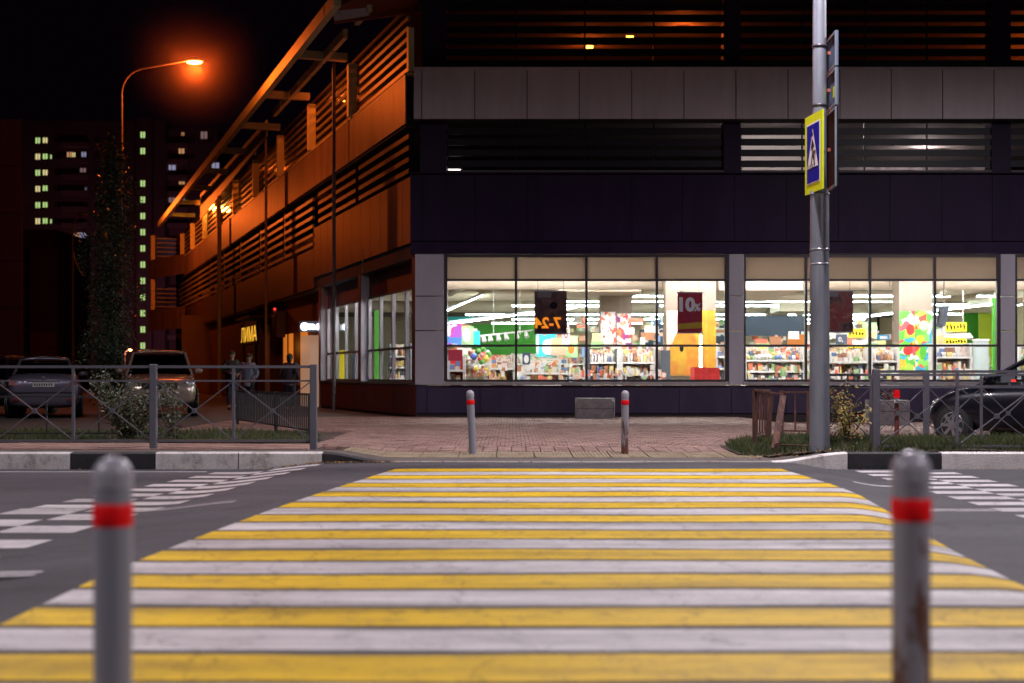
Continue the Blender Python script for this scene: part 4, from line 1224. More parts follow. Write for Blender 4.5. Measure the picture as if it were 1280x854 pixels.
sb('side_sill', .05, 12.3, -.34, .03, .955, 1.0, M['frame'])
# corner post and pale jambs
sb('pillar_panel', .03, .42, -.5, 0, 1.002, 4.0, M['red_wall'])
sb('pillar_panel', 6.2, 6.5, -.3, -.012, 1.002, 4.0, M['pillar']); sb('pillar_face', 6.2, 6.5, -.01, .01, 1.002, 4.0, M['red_wall'])
sb('pillar_panel', 12.2, 12.5, -.3, -.012, 1.002, 4.0, M['pillar']); sb('pillar_face', 12.2, 12.5, -.01, .01, 1.002, 4.0, M['red_wall'])
M['jamb'] = mat('steel_mullion', (.28, .26, .29), .4, .4)
for s0, s1 in ((.43, 6.19), (6.51, 12.19)):
    for k in range(4): sb('infill_panel', s0 + (s1 - s0) * k / 4 + .006, s0 + (s1 - s0) * (k + 1) / 4 - .006, -.3, -.24, 3.37, 3.995, M['red_wall'])
    wf = sb('window_frame', s0, s1, -.3, -.22, 1.0, 1.06, M['frame'])
    for nm, z0, z1 in (('transom', 1.83, 1.89), ('head_rail', 3.30, 3.365)): sb(nm, s0, s1, -.3, -.22, z0, z1, M['frame'])
    for k in range(5):
        s = s0 + .04 + (s1 - s0 - .08) * k / 4; sb('mullion', s - .04, s + .04, -.29, -.2, 1.062, 1.828, M['jamb']); sb('mullion', s - .04, s + .04, -.29, -.2, 1.892, 3.298, M['jamb'])
    for k in range(4):
        a = s0 + .08 + (s1 - s0 - .08) * k / 4; c = a + (s1 - s0 - .08) / 4 - .08
        sb('glass_pane', a, c, -.255, -.25, 1.062, 1.828, M['glass']); sb('glass_pane', a, c, -.255, -.25, 1.892, 3.298, M['glass'])
sb('dark_soffit', .03, 13.2, -.6, -.02, 4.005, 4.36, M['dark'])
for k in range(11): sb('side_band_panel', .02 + 1.2 * k, 1.2 + 1.2 * k - .008, 0, .04, 4.37, 5.97, M['band_shaded'])
sb('side_band_backing', .1, 13.2, -.3, -.004, 4.362, 5.97, M['dark'])
# beyond: lower band, louvres over it
k = 0; s = 13.24
while s < 58:
    sb('side_band_panel', s, s + 1.49, .0, .04, 4.03, 5.32, M['band_shaded']); s += 1.5
sb('side_band_backing', 13.24, 61, -.3, -.004, 4.03, 5.3, M['dark'])
s = 13.24
while s < 60:
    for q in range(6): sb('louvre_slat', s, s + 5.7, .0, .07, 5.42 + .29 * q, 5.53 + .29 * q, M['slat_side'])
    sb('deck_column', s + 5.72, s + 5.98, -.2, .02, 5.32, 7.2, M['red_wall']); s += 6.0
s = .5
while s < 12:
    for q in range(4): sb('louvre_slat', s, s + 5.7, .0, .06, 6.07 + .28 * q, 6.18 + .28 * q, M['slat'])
    s += 6.1
# belt along the side
n_b = 46
for k in range(n_b):
    s = .32 + 1.2 * k
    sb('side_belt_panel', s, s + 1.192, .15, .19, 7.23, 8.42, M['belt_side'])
sb('side_belt_backing', .5, 60, -.3, .146, 7.235, 8.40, M['dark'])
sb('side_belt_coping', .32, 55.5, -.1, .21, 8.421, 8.45, M['eave'])
sb('belt_soffit', .4, 60, -.3, .145, 7.18, 7.23, M['dark'])
# upper louvres and their posts
s = .6
while s < 56:
    for q in range(6): sb('louvre_slat', s, s + 5.8, -.02, .05, 8.56 + .25 * q, 8.66 + .25 * q, M['slat_side'])
    sb('deck_post', s + 5.82, s + 6.05, .06, .30, 8.46, 9.95, M['eave'])
    s += 6.3
sb('deck_post', .12, .3, .02, .16, 8.46, 9.5, M['eave'])
# upper fascia that widens towards the back
for k in range(12):
    s0 = S_of(353) + k * 1.9; s1 = s0 + 1.89
    f0 = k / 12; f1 = (k + 1) / 12
    b = MB(); z0a = 10.0 - .7 * f0; z0b = 10.0 - .7 * f1
    b.prism([(s0, .55, z0a), (s1, .55, z0b), (s1, .55, 10.62), (s0, .55, 10.6)], (0, .05, 0))
    me = b.mesh('fascia_panel', M['eave'], (s0, 0, 0)); o = bpy.data.objects.new('fascia_panel', me); COL.objects.link(o); o.parent = BL; o.location = ux * s0; o.rotation_euler = (0, 0, WA)
# flared end of the bands
for z0, z1 in ((7.4, 8.6), (4.05, 5.4)):
    for k in range(5):
        s0 = 55.6 + k * 1.2; na = .15 + .34 * k; nb = .15 + .34 * (k + 1)
        b = MB().prism([(s0, na, z0), (s0 + 1.19, nb - .004, z0), (s0 + 1.19, nb - .004, z1), (s0, na, z1)], (.02, .04, 0))
        me = b.mesh('flared_panel', M['belt_side'], (s0, 0, 0)); o = bpy.data.objects.new('flared_panel', me); COL.objects.link(o); o.parent = BL; o.location = ux * s0; o.rotation_euler = (0, 0, WA)
    for q in range(5):
        sb('end_slat', 59.5, 61.5, .3, 1.5, z1 + .1 + .28 * q, z1 + .17 + .28 * q, M['slat_side'])
sb('end_post', 61.2, 61.5, 1.5, 1.75, 5.4, 10.2, M['eave'])
# eave rail carried by posts, cross beams, inner rail
rail_s = [1.0 + 3.0 * k for k in range(18)]
for s in rail_s: sb('eave_rail', s, s + 2.98, 1.62, 1.8, 10.1, 10.42, M['eave'])
for s in rail_s[2::2]: sb('cross_beam', s, s + .22, .2, 1.61, 10.14, 10.36, M['eave'])
for k in range(7): sb('inner_rail', 4.2 + 1.75 * k, 4.2 + 1.75 * k + 1.6, .78, .9, 10.12, 10.36, M['eave'])
sb('inner_rail', 1.3, 2.8, .78, .9, 10.12, 10.36, M['eave'])
M['post_paint'] = mat('grey_post_paint', (.14, .12, .13), .5)
for px in (441, 351, 289):
    y = Y_of(px) ; s = S_of(px)
    p = wpt(s, .55, 0)
    MB().tube((p.x, p.y, 0), (p.x, p.y, 10.1 if px != 289 else 9.6), .05 if px != 289 else .10, n=12).build('eave_post', M['post_paint'] if px != 289 else M['eave'], BL)
# ground floor wall behind, doors and openings
sb('ground_wall', 12.3, 60, -.4, -.3, 0, 4.02, M['red_wall'])
k = 0; s = 12.4
while s < 59: sb('wall_panel', s, s + 1.49, -.29, -.26, .15, 4.0, M['red_wall']); s += 1.5
sb('ground_floor_soffit', 12.3, 60, -.3, -.0, 3.96, 4.02, M['dark'])
# lit entrance box by the shop
M['lit_panel'] = mat('lit_door_panel', (.6, .5, .38), .5, emit=(1, .60, .36), estr=.26)
M['lit_orange'] = mat('lit_orange_strip', (.5, .25, .08), .5, emit=(1, .28, .03), estr=.5)
dr = sb('entrance_door', S_of(389), S_of(378) , -.25, .05, .1, 2.5, M['lit_panel'])
sb('door_frame', S_of(378) + .05, S_of(372), -.2, -.1, .1, 2.75, M['lit_orange']); 
sb('door_frame', S_of(372) + .05, S_of(363), -.25, -.16, .1, 2.7, M['red_wall'])
sb('lit_strip', S_of(358), S_of(354), -.25, -.2, 1.6, 2.7, M['lit_orange']); sb('lit_strip', S_of(350.5), S_of(347.5), -.25, -.2, 1.6, 2.7, M['lit_orange'])
# roller shutter made of thin laths
for q in range(18): sb('shutter_lath', S_of(346), S_of(331), -.25, -.2, .2 + .13 * q, .31 + .13 * q, M['red_wall'])
sb('doorway', S_of(328), S_of(318), -.26, -.2, .1, 3.3, M['plinth']); sb('door_edge', S_of(329), S_of(328) - .02, -.26, -.1, .1, 3.2, M['pillar'])
sb('doorway', S_of(313), S_of(301), -.26, -.2, .1, 2.5, M['dark'])
sb('door_canopy', S_of(334), S_of(316), -.3, .7, 3.45, 3.55, M['dark'])

# air conditioner hanging on the wall
s0 = S_of(350); s1 = S_of(341)
ac = empty('air_conditioner', wpt((s0 + s1) / 2, 0, 2.6), 'grey air conditioner box hung on the red side wall', 'air conditioner')
sb('casing', s0, s0 + 1.0, -.25, .15, 2.6, 3.6, M['plinth'], parent=ac, bev=.03)
o = MB().lathe([(.3, 0), (.34, .02), (.3, .03)], (0, 0, 0), 20, axis=(0, 1, 0)).build('fan_grille', M['frame'], ac, local=True); o.location = wpt(s0 + .5, .155, 3.1) - wloc(ac); o.rotation_euler = (0, 0, WA)
o = MB().tube((0, 0, 0), (.0, .03, 0), .05, n=8).build('red_lamp', M['red_glow'], ac, local=True); o.location = wpt(s0 + .0, .2, 3.65) - wloc(ac)

# lettering
def text_mesh(s, size, m, ext=.01, mirror=False, bold=0):
    cu = bpy.data.curves.new('lettering', 'FONT'); cu.body = s; cu.size = size; cu.extrude = ext; cu.align_x = 'CENTER'; cu.offset = bold; cu.resolution_u = 3
    o = bpy.data.objects.new('tmp', cu); COL.objects.link(o)
    dg = bpy.context.evaluated_depsgraph_get(); me = bpy.data.meshes.new_from_object(o.evaluated_get(dg))
    bpy.data.objects.remove(o)
    me.materials.clear(); me.materials.append(m)
    mx = Matrix.Rotation(R(90), 4, 'X')
    if mirror: mx = Matrix.Scale(-1, 4, (1, 0, 0)) @ mx
    me.transform(mx)
    return me
def place_text(name, s, size, m, loc, rz, parent, ext=.01, mirror=False, bold=0):
    me = text_mesh(s, size, m, ext, mirror, bold); me.name = name
    return piece(name, me, parent, loc, rz)
M['neon_yellow'] = mat('neon_yellow', (1, .6, .05), .4, emit=(1, .5, .04), estr=1.1)
M['neon_white'] = mat('neon_white', (1, 1, 1), .4, emit=(.75, .85, 1), estr=5)
p = wpt(S_of(305), .1, 2.62)
s_ = empty('shop_sign', p, 'small glowing yellow lettered sign above the dark doorway', 'sign')
sb('backboard', S_of(315), S_of(296), -.25, -.2, 2.55, 3.5, M['dark'], parent=s_)
pl = wpt((S_of(315) + S_of(296)) / 2, -.19, 2.66)
place_text('yellow_letters', '\u041b\u0418\u041c\u0410', .9, M['neon_yellow'], pl, WA + math.pi, s_, .004).scale = (1.8, 1, 1)
p = Vector((PX(389, 46), 46, PZ(413, 46)))
s_ = empty('shop_sign', p, 'small white glowing sign jutting from the corner by the pale pillar', 'sign')
MB().tube(p + Vector((-.22, 0, .12)), p + Vector((-.22, .04, .12)), .13, n=20, smooth=False).build('round_emblem', M['neon_white'], s_)
place_text('white_letters', '\u0442\u043c', .3, M['neon_white'], p + Vector((.06, 0, .03)), 0, s_, .02, bold=.008)
MB().tube(p + Vector((.27, 0, .12)), p + Vector((.27, .04, .12)), .11, n=20, smooth=False).build('round_emblem', M['neon_white'], s_)
MB().box(p.x - .4, p.x + .55, 46.05, 46.1, p.z - .05, p.z + .3).build('backboard', M['dark'], s_)
lamp_light('sign_light', p + Vector((0, -.4, .1)), 12, (.7, .8, 1), .1, parent=s_)

M['roofpan'] = mat('pale_roof_panel', (.62, .58, .66), .5)
# roof corner: pale panels and the red underside
rc = [P(408, -30, 35.3), P(433, -30, 35.0), P(427, 25, 35.2), P(418, 26, 35.4), P(410, 3, 35.4)]
def pan(pts, m, off=(0, .06, 0), nm='roof_panel', k='structure'):
    return MB().prism(pts, off).build(nm, m, BL, base=pts[0])
pan([P(411, 5, 35.3), P(422, 6, 35.25), P(428, 24, 35.25), P(418.5, 25.5, 35.3)], M['roofpan'])
pan([P(422.6, 6, 35.25), P(460.5, 8, 35.1), P(460.5, 19, 35.1), P(428.6, 24, 35.25)], M['roofpan'])
pan([P(408, -25, 35.3), P(419.5, -25, 35.3), P(421.8, 4.7, 35.25), P(410.5, 4, 35.3)], M['belt'])
pan([P(420, -25, 35.25), P(500, -25, 35.0), P(486, -.5, 35.05), P(460.8, 4, 35.1), P(460.8, 7, 35.1), P(422.3, 5, 35.2)], M['belt'])
pan([P(417, 29, 35.5), P(461, 23.5, 35.3), P(528, 14, 34.9), P(650, -1, 34.6), P(660, -40, 34.6), P(420, -24, 35.5)], M['soffit_red'], (0, .1, 0), 'red_soffit_panel')
MB().prism([(-4.7, 35.5, 10.14), (-1.6, 32.6, 10.9), (20, 32.6, 10.9), (20, 33.6, 10.85), (-2.0, 35.2, 10.14)], (0, 0, .25)).build('roof_overhang', M['soffit_red'], BL)

# decks, back walls (closed volume)
def slab(name, z0, z1, m, inset=.36, y1=94.0, x1=20.0, par=None):
    pts = [(wall_x(34.4) + inset, 34.36, z0), (x1, 34.36, z0), (x1, y1, z0), (wall_x(y1) + inset, y1, z0)]
    return MB().prism(pts, (0, 0, z1 - z0)).build(name, m, par or BL)
slab('deck_slab', 5.55, 6.0, M['deck']); slab('deck_slab', 8.1, 8.38, M['deck'])
slab('roof_slab', 10.16, 10.5, M['deck'], inset=.3)
MB().box(20, 20.3, 34, 94, 0, 10.5).build('end_wall', M['purple'], BL)
MB().box(wall_x(94), 20, 94, 94.3, 0, 10.5).build('back_wall', M['purple'], BL)
# parking deck walls seen through the slats, and deck lamps
MB().box(-6, 19.9, 58, 58.2, 6.0, 8.1).build('deck_wall', M['deck'], BL); MB().box(-6, 19.9, 52, 52.2, 8.38, 10.16).build('deck_wall', M['deck'], BL)
M['tube_dim'] = mat('deck_tube', (.9, .9, .9), .3, emit=(1, .85, .75), estr=5)
M['tube_orange'] = mat('deck_sodium_lamp', (.9, .6, .3), .3, emit=(1, .35, .04), estr=10)
wh_ = mat('added_wall_white', (.7, .68, .66), .7)
MB().box(PX(927, 41), PX(1008, 41), 41, 41.3, 6.0, 8.09).build('added_bright_wall', wh_, BL)  # pale wall added to catch lamp light for bright streaks between the slats
MB().box(PX(1048, 46), PX(1244, 46), 46, 46.3, 6.0, 8.09).build('added_streak_wall', mat('added_wall_patchy', (.22, .20, .22), .8, var=(.5, .46, .46), scale=1.2, contrast=(.45, .6)), BL)  # wall added so lit streaks show through the remaining slat gaps
MB().box(PX(1268, 41), PX(1330, 41), 41, 41.3, 8.38, 10.15).build('added_bright_wall', wh_, BL)  # second pale wall, added to give an orange glow behind the upper slats
def deck_lamp(x, y, z, m, label, group, col, pw, sx=.5):
    t = empty('deck_lamp', (x, y, z), label, 'ceiling lamp', group)
    MB().box(x - sx, x + sx, y - .08, y + .08, z - .02, z + .05).build('housing', M['sill'], t)
    MB().box(x - sx + .03, x + sx - .03, y - .06, y + .06, z - .07, z - .022).build('lamp_tube', m, t)
    if pw: lamp_light('lamp_light', (x, y, z - .25), pw, col, .1, parent=t)
G2 = 'white lamps in the lower parking deck'
for x, y, pw, lb in ((7.2, 38.0, 160, 'white deck lamp lighting the added pale wall behind the louvres left of the steel pole'), (8.9, 44, 0, 'white deck lamp deeper in the lower deck just behind the steel pole'), (12.6, 43.5, 160, 'deepest white deck lamp right of the steel pole'),
                     (13.2, 40, 0, 'bright white deck lamp behind the lower louvres near the last column'), (17.5, 44, 0, 'white deck lamp beyond the last column')): deck_lamp(x, y, 8.04, M['tube_dim'], lb, G2, (1, .82, .8), pw)
G3 = 'orange lamps in the upper parking deck'
for x, y, z, pw, sx, lb in ((2.1, 38.5, 10.1, 40, .12, 'left of the two orange lamps glowing behind the upper louvres'), (4.4, 36.6, 10.1, 50, .12, 'orange lamp behind the upper louvres close to the middle column'), (3.1, 37.4, 10.1, 0, .12, 'lower middle orange lamp behind the upper louvres'),
                            (15.2, 38, 10.1, 500, .12, 'orange lamp lighting the upper deck beyond the last column'), (-5.5, 46, 10.1, 60, .12, 'orange lamp in the upper deck behind the side louvres'), (-10.2, 62, 10.1, 120, .12, 'orange lamp far back in the upper deck by the side eave'), (-8.0, 55, 8.04, 8, .12, 'orange lamp in the lower deck behind the side louvres')):
    deck_lamp(x, y, z, M['tube_orange'], lb, G3, SODIUM, pw, sx)
deck_lamp(PX(568, 35.2), 35.2, PZ(211, 35.2), M['tube_dim'], 'short white lamp low behind the louvres beside the corner column', G2, (1, .9, .8), 0, .18)
# lamp bulbs in a row at the back of the side
for k in range(10):
    x = PX(262 + 2.6 * k, 75); y = 75
    o = MB().ball((0, 0, 0), .1, 8, 6, sc=(1, 1, 1.5)).build('bulb', M['lens_sodium'], None, local=True, label='small orange bulb in the row under the far side eave', cat='light bulb', group='orange bulbs under the far eave')
    o.location = (x, y, PZ(259 + k * .35, 75))
b = MB().box(PX(258, 75), PX(290, 75), 74.9, 75.1, PZ(256, 75), PZ(251, 75)).build('bulb_beam', M['eave'], BL)
lamp_light('bulb_light', (PX(270, 75), 73.5, 9.6), 160, SODIUM, .3, parent=BL)
lamp_light('door_light', wpt(S_of(360), .6, 2.2), 14, (1, .3, .04), .1, parent=BL)

# ---------------------------------------------------------------- shop windows of the front
def window_bay(x0, x1, mull, seed=0):
    t = MB().box(FX(x0), FX(x1), 33.98, 34.08, FZ(477.5), FZ(474.5)).build('window', M['frame'], BL, base=(FX((x0 + x1) / 2), 34, FZ(478)))
    xs_ = [x0] + mull + [x1]
    z = [FZ(474.5), FZ(433.5), FZ(430.8), FZ(351.5), FZ(348.8), FZ(321.5), FZ(318)]
    def fr(nm, a, c, z0, z1, y0=33.985, y1=34.07): MB().box(a, c, y0, y1, z0, z1).build(nm, M['frame'], t, base=(a, y0, z0))
    fr('head_rail', FX(x0), FX(x1), z[5], z[6]); fr('transom', FX(x0), FX(x1), z[1], z[2]); fr('transom', FX(x0), FX(x1), z[3], z[4])
    for q, x in enumerate(xs_):
        w_ = .028 if 0 < q < len(xs_) - 1 else .02
        cxx = FX(x) + (w_ if q == 0 else -w_ if q == len(xs_) - 1 else 0)
        for a, c in ((z[0], z[1]), (z[2], z[3]), (z[4], z[5])): fr('mullion', cxx - w_, cxx + w_, a + .001, c - .001, 33.97, 34.08)
    for a, c in zip(xs_[:-1], xs_[1:]):
        xa = FX(a) + .045; xc = FX(c) - .045
        for za, zc in ((z[0], z[1]), (z[2], z[3])): MB().box(xa - .017, xc + .017, 34.02, 34.026, za, zc).build('glass_pane', M['glass'], t, base=(xa, 34, za))
        MB().box(xa - .017, xc + .017, 34.02, 34.028, z[4], z[5]).build('frosted_pane', M['film'], t, base=(xa, 34, z[4]))
window_bay(557, 908, [645, 733, 821]); window_bay(930, 1248, [1007.5, 1087.5, 1168.5]); window_bay(1269, 1589, [1349, 1429, 1509])
fb('dark_reveal', 555.2, 556.9, 318, 477, 33.96, 34.2, M['frame']); fb('dark_reveal', 908.1, 910.8, 318, 477, 33.96, 34.2, M['frame']); fb('dark_reveal', 1248.1, 1249.8, 318, 477, 33.96, 34.2, M['frame'])
fb('wall_panel', 1608.5, 1686, 318, 481, 33.98, 34.2, M['purple'])

# ---------------------------------------------------------------- inside the shop
M['ceiling'] = mat('shop_ceiling', (.52, .37, .26), .8, var=(.68, .52, .38), scale=.7)
M['shopfloor'] = mat('shop_floor', (.6, .58, .55), .25)
M['shopwall'] = mat('shop_wall', (.66, .52, .38), .7)
M['hallcol'] = mat('hall_column_render', (.24, .185, .145), .7, var=(.28, .22, .17), scale=1)
M['duct'] = mat('beige_duct', (.55, .43, .32), .45, .2, var=(.66, .54, .42), scale=.5)
M['beam'] = mat('ceiling_beam', (.20, .15, .12), .7)
M['green_w'] = mat('green_wall_paint', (.07, .36, .03), .6)
M['navy'] = mat('slate_blue_board', (.055, .075, .12), .6)
M['yellow_b'] = mat('yellow_board', (.85, .70, .02), .5)
M['ygreen'] = mat('yellow_green_board', (.50, .62, .03), .5)
M['orange_b'] = mat('orange_board', (.85, .25, .03), .5)
M['red_b'] = mat('red_cloth', (.75, .04, .03), .6, var=(.55, .02, .02), scale=6)
M['turq'] = mat('turquoise_print', (.03, .55, .60), .5)
M['lgreen'] = mat('pale_green_print', (.45, .75, .35), .5)
M['white_b'] = mat('white_board', (.85, .83, .80), .5)
M['shelf'] = mat('shelf_steel', (.72, .70, .68), .4, 0)
M['shelf_dark'] = mat('dark_shelf_steel', (.07, .08, .10), .4, .2)
M['tube'] = mat('tube_light', (.9, 1, .95), .3, emit=(.8, 1, .86), estr=48)
M['tube_fill'] = mat('fill_tube_light', (.9, 1, .95), .3, emit=(1, .97, .9), estr=330)  # much stronger tubes, for the added rows out of sight
slab('shop_floor', .10, .15, M['shopfloor'], .5, 78); slab('shop_ceiling', 4.45, 4.5, M['ceiling'], .4, 78)
MB().box(-18, 19.9, 77.5, 77.7, .15, 4.45).build('shop_back_wall', M['shopwall'], BL)
for y in range(38, 77, 3): MB().box(wall_x(y) + .6, 19.9, y, y + .22, 4.22, 4.45).build('ceiling_beam', M['beam'], BL, base=(0, y, 4.3))
for y, z, r in ((41.5, 3.95, .28), (49.5, 3.98, .22), (56, 3.9, .25)):
    MB().tube((wall_x(y) + .8, y, z), (19.8, y + .6, z), r, n=16).build('ventilation_duct', M['duct'], BL, base=(0, y, z))
for x0, x1, z, r in ((-1.5, -5.5, 4.05, .3), (3.2, 5.2, 4.1, .2), (9.0, 6.5, 4.08, .22), (15, 11.5, 4.05, .26)):
    MB().tube((x0, 43, z), (x1, 68, z - .05), r, n=16).build('ventilation_duct', M['duct'], BL, base=(x0, 43, z))
for x0, x1, y0, y1, z0 in ((5.8, 8.2, 40, 46, 3.55), (9.8, 12.2, 52, 54, 3.5), (1.4, 4.0, 44, 47, 3.75), (16, 17.5, 40, 50, 3.6)):
    MB().box(x0, x1, y0, y1, z0, z0 + .5, bev=.03).build('duct_box', M['duct'], BL)
random.seed(31)
b = MB()
for k in range(90):
    x = random.uniform(-4, 18); y = random.uniform(37, 70); z = random.uniform(3.75, 4.0)
    b.tube((x, y, z), (x, y, 4.44), .012, n=4)
for k in range(14):
    x = random.uniform(-4, 16); y = random.uniform(40, 66); b.tube((x, y, 4.05), (x + random.uniform(2, 8), y, 4.05), .03, n=6)
b.build('hangers_and_pipes', M['beam'], BL, kind='stuff')
MB().box(19.9, 19.96, 35, 77, .15, 4.44).build('side_lining', M['shopwall'], BL)
# columns of the hall
for x0, x1, y in ((PX(750, 46), PX(790, 46), 46), (PX(832, 39.5), PX(895, 39.5), 39.5), (PX(1124, 40), PX(1165, 40), 40), (PX(960, 56), PX(985, 56), 56), (PX(1290, 42), PX(1325, 42), 42), (PX(-99, 50), PX(-80, 50), 50)):
    if x0 > wall_x(y) + 1: MB().box(x0, x1, y, y + .7, .15, 4.44).build('hall_column', M['hallcol'], BL, base=(x0, y, .15))

# fluorescent tubes
GT = 'fluorescent tubes under the shop ceiling'
def tube_light(p0, p1, r=.026, m='tube'):
    p0 = Vector(p0); p1 = Vector(p1)
    t = empty('ceiling_tube_light', (p0 + p1) / 2, 'long white fluorescent tube in the rows under the shop ceiling', 'tube light', GT)
    MB().bar(p0 + Vector((0, 0, .05)), p1 + Vector((0, 0, .05)), .11, .05).build('housing', M['sill'], t)
    MB().tube(p0, p1, r, n=6, smooth=True, cap=True).build('tube', M[m], t)
for y in (35.4, 38.6, 42.5): 
    for k in range(4): tube_light((-2.0 + 5.6 * k, y, 4.28), (2.6 + 5.6 * k, y, 4.28), m='tube_fill')  # rows added out of sight above the windows to light the shelves
for y, a, c in ((47.4, 3.6, 8.4), (47.4, 10.2, 14.6), (50.6, .8, 13.6), (53.8, 0, 4.4), (53.8, 5.6, 12.4), (57.4, -1, 15), (61.6, -2, 15.5), (66.5, 0, 16.5), (71.5, -1, 18), (47.4, 15.5, 19), (53, 14.5, 19), (61, 17, 19.6)):
    tube_light((a, y, 3.8), (c, y, 3.8))
tube_light((PX(559, 43), 43, PZ(388, 43)), (PX(617, 52), 52, PZ(373, 52) + .3)); tube_light((PX(559, 42), 42, PZ(405, 42)), (PX(668, 54), 54, PZ(391, 54)))
tube_light((PX(733, 56), 56, PZ(381, 56)), (PX(702, 50), 50, PZ(388, 50)))
tube_light((PX(1172, 52), 52, PZ(388, 52)), (PX(1246, 44), 44, PZ(380, 44)))
tube_light((PX(1065, 60), 60, PZ(398, 60)), (PX(1124, 52), 52, PZ(391, 52)))

# boards and coloured walls
def board(name, px0, px1, py0, py1, Y, m, label, cat, th=.05, group=None):
    x0, x1 = PX(px0, Y), PX(px1, Y); z0, z1 = PZ(py1, Y), PZ(py0, Y)
    t = empty(name, ((x0 + x1) / 2, Y, z0), label, cat, group)
    MB().box(x0, x1, Y, Y + th, z0, z1).build('panel', m, t)
    return t
def wallb(px0, px1, py0, py1, Y, m, nm='coloured_wall_panel'): MB().box(PX(px0, Y), PX(px1, Y), Y, Y + .1, PZ(py1, Y), PZ(py0, Y)).build(nm, m, BL, base=(PX(px0, Y), Y, PZ(py1, Y)))
wallb(590, 672, 405, 456, 60, M['green_w']); wallb(1205, 1236, 391, 458, 58, M['green_w']); wallb(1224, 1262, 392, 458, 57, M['ygreen'])
wallb(930, 1006, 395, 420, 52, M['navy']); wallb(1270, 1330, 389, 432, 56, M['ygreen']); wallb(1241.5, 1246, 372, 474, 36.5, M['green_w'])
wallb(800, 832, 412, 452, 62, M['navy']); wallb(895, 908, 400, 430, 60, M['navy']); wallb(1270, 1340, 433, 474, 40, M['shelf'])
wallb(985, 1008, 418, 442, 50, M['orange_b']); wallb(560, 590, 396, 404, 58, M['turq'])
# right of the window through the side: green board and yellow shelf
wallb(468, 477, 388, 478, 41, M['green_w']); wallb(424, 432, 438, 478, 47, M['yellow_b']); wallb(440, 447, 440, 478, 44, M['navy'])

P_floral = printmat('fruit_print_pale', [(.85, .78, .74), (.75, .15, .10), (.85, .80, .78), (.80, .35, .15), (.88, .82, .80), (.45, .05, .12), (.86, .6, .55), (.86, .8, .78)], 8, 1)
P_veg = printmat('vegetable_print', [(.12, .5, .05), (.75, .06, .04), (.35, .62, .08), (.05, .35, .55), (.85, .45, .05), (.8, .78, .7), (.1, .4, .08), (.75, .1, .12)], 5.5, 2)
P_fair = printmat('cartoon_print', [(.75, .05, .35), (.85, .8, .9), (.1, .3, .8), (.85, .75, .85), (.45, .1, .6), (.9, .85, .8)], 3.5, 3)
P_dark = noiseprint('dark_photo_print', [(.02, .01, .012), (.05, .02, .02), (.10, .04, .035), (.16, .07, .055), (.05, .02, .02)], 2.2)
P_dark2 = noiseprint('dark_red_photo_print', [(.04, .02, .02), (.16, .06, .05), (.24, .08, .06), (.26, .02, .02), (.34, .16, .1)], 2.6)
P_bits = hues('small_goods_print', [(.8, .75, .7), (.7, .1, .08), (.85, .6, .1), (.15, .45, .1), (.1, .2, .6), (.75, .35, .3)], .5, island=True)
board('fruit_poster', 751, 769.5, 390, 446, 45.9, P_floral, 'pale floral and fruit poster on the left face of the middle hall column', 'poster')
board('fruit_poster', 771, 789, 392, 446, 45.85, printmat('fruit_print_red', [(.85, .8, .78), (.72, .08, .08), (.85, .75, .7), (.35, .05, .25), (.85, .8, .75), (.75, .3, .1), (.85,.82,.8)], 7, 5), 'redder fruit poster beside the pale one on the hall column', 'poster')
# big orange fruit poster, with fruits as flat shapes
Y = 39.4
t = empty('fruit_poster', P(864, 468, Y), 'tall orange and yellow fruit poster on the column behind the red hanging sign', 'poster')
MB().box(PX(833, Y), PX(895, Y), Y, Y + .05, PZ(470, Y), PZ(388, Y)).build('panel', mat('orange_poster', (.45, .16, .05), .5, var=(.6, .35, .12), scale=3), t)
def blob(t, px, py, rx_, rz_, Y, m, nm='printed_fruit', clip=None):
    pts = []
    for k in range(28):
        a = 2 * math.pi * k / 28; x = px + rx_ * math.cos(a); y_ = py + rz_ * math.sin(a)
        if clip: x = max(clip[0], min(clip[1], x)); y_ = max(clip[2], min(clip[3], y_))
        pts.append(P(x, y_, Y))
    MB().poly(pts[::-1]).build(nm, m, t)
cl = (833.4, 894.6, 388.4, 469.6)
fr_y = mat('lemon_print', (.52, .33, .012), .5, var=(.50, .15, .006), scale=1.6); fr_o = mat('orange_print', (.50, .10, .005), .5, var=(.55, .24, .01), scale=2.2); fr_p = mat('pale_pink_print', (.80, .45, .38), .5, var=(.85, .6, .5), scale=3)
blob(t, 838, 410, 12, 34, Y - .004, fr_p, clip=cl); blob(t, 882, 410, 24, 42, Y - .008, fr_y, clip=cl); blob(t, 856, 440, 16, 30, Y - .012, fr_o, clip=cl)
blob(t, 847, 447, 12, 22, Y - .016, fr_y, clip=cl); blob(t, 880, 449, 13, 11, Y - .020, fr_o, clip=cl); blob(t, 888, 452, 6, 14, Y - .021, fr_y, clip=cl); blob(t, 868, 455, 7, 9, Y - .0225, fr_o, clip=cl); blob(t, 842, 460, 6, 9, Y - .023, fr_o, clip=cl); blob(t, 852, 436, 2.5, 4, Y - .024, M['sign_black'], 'printed_mark')
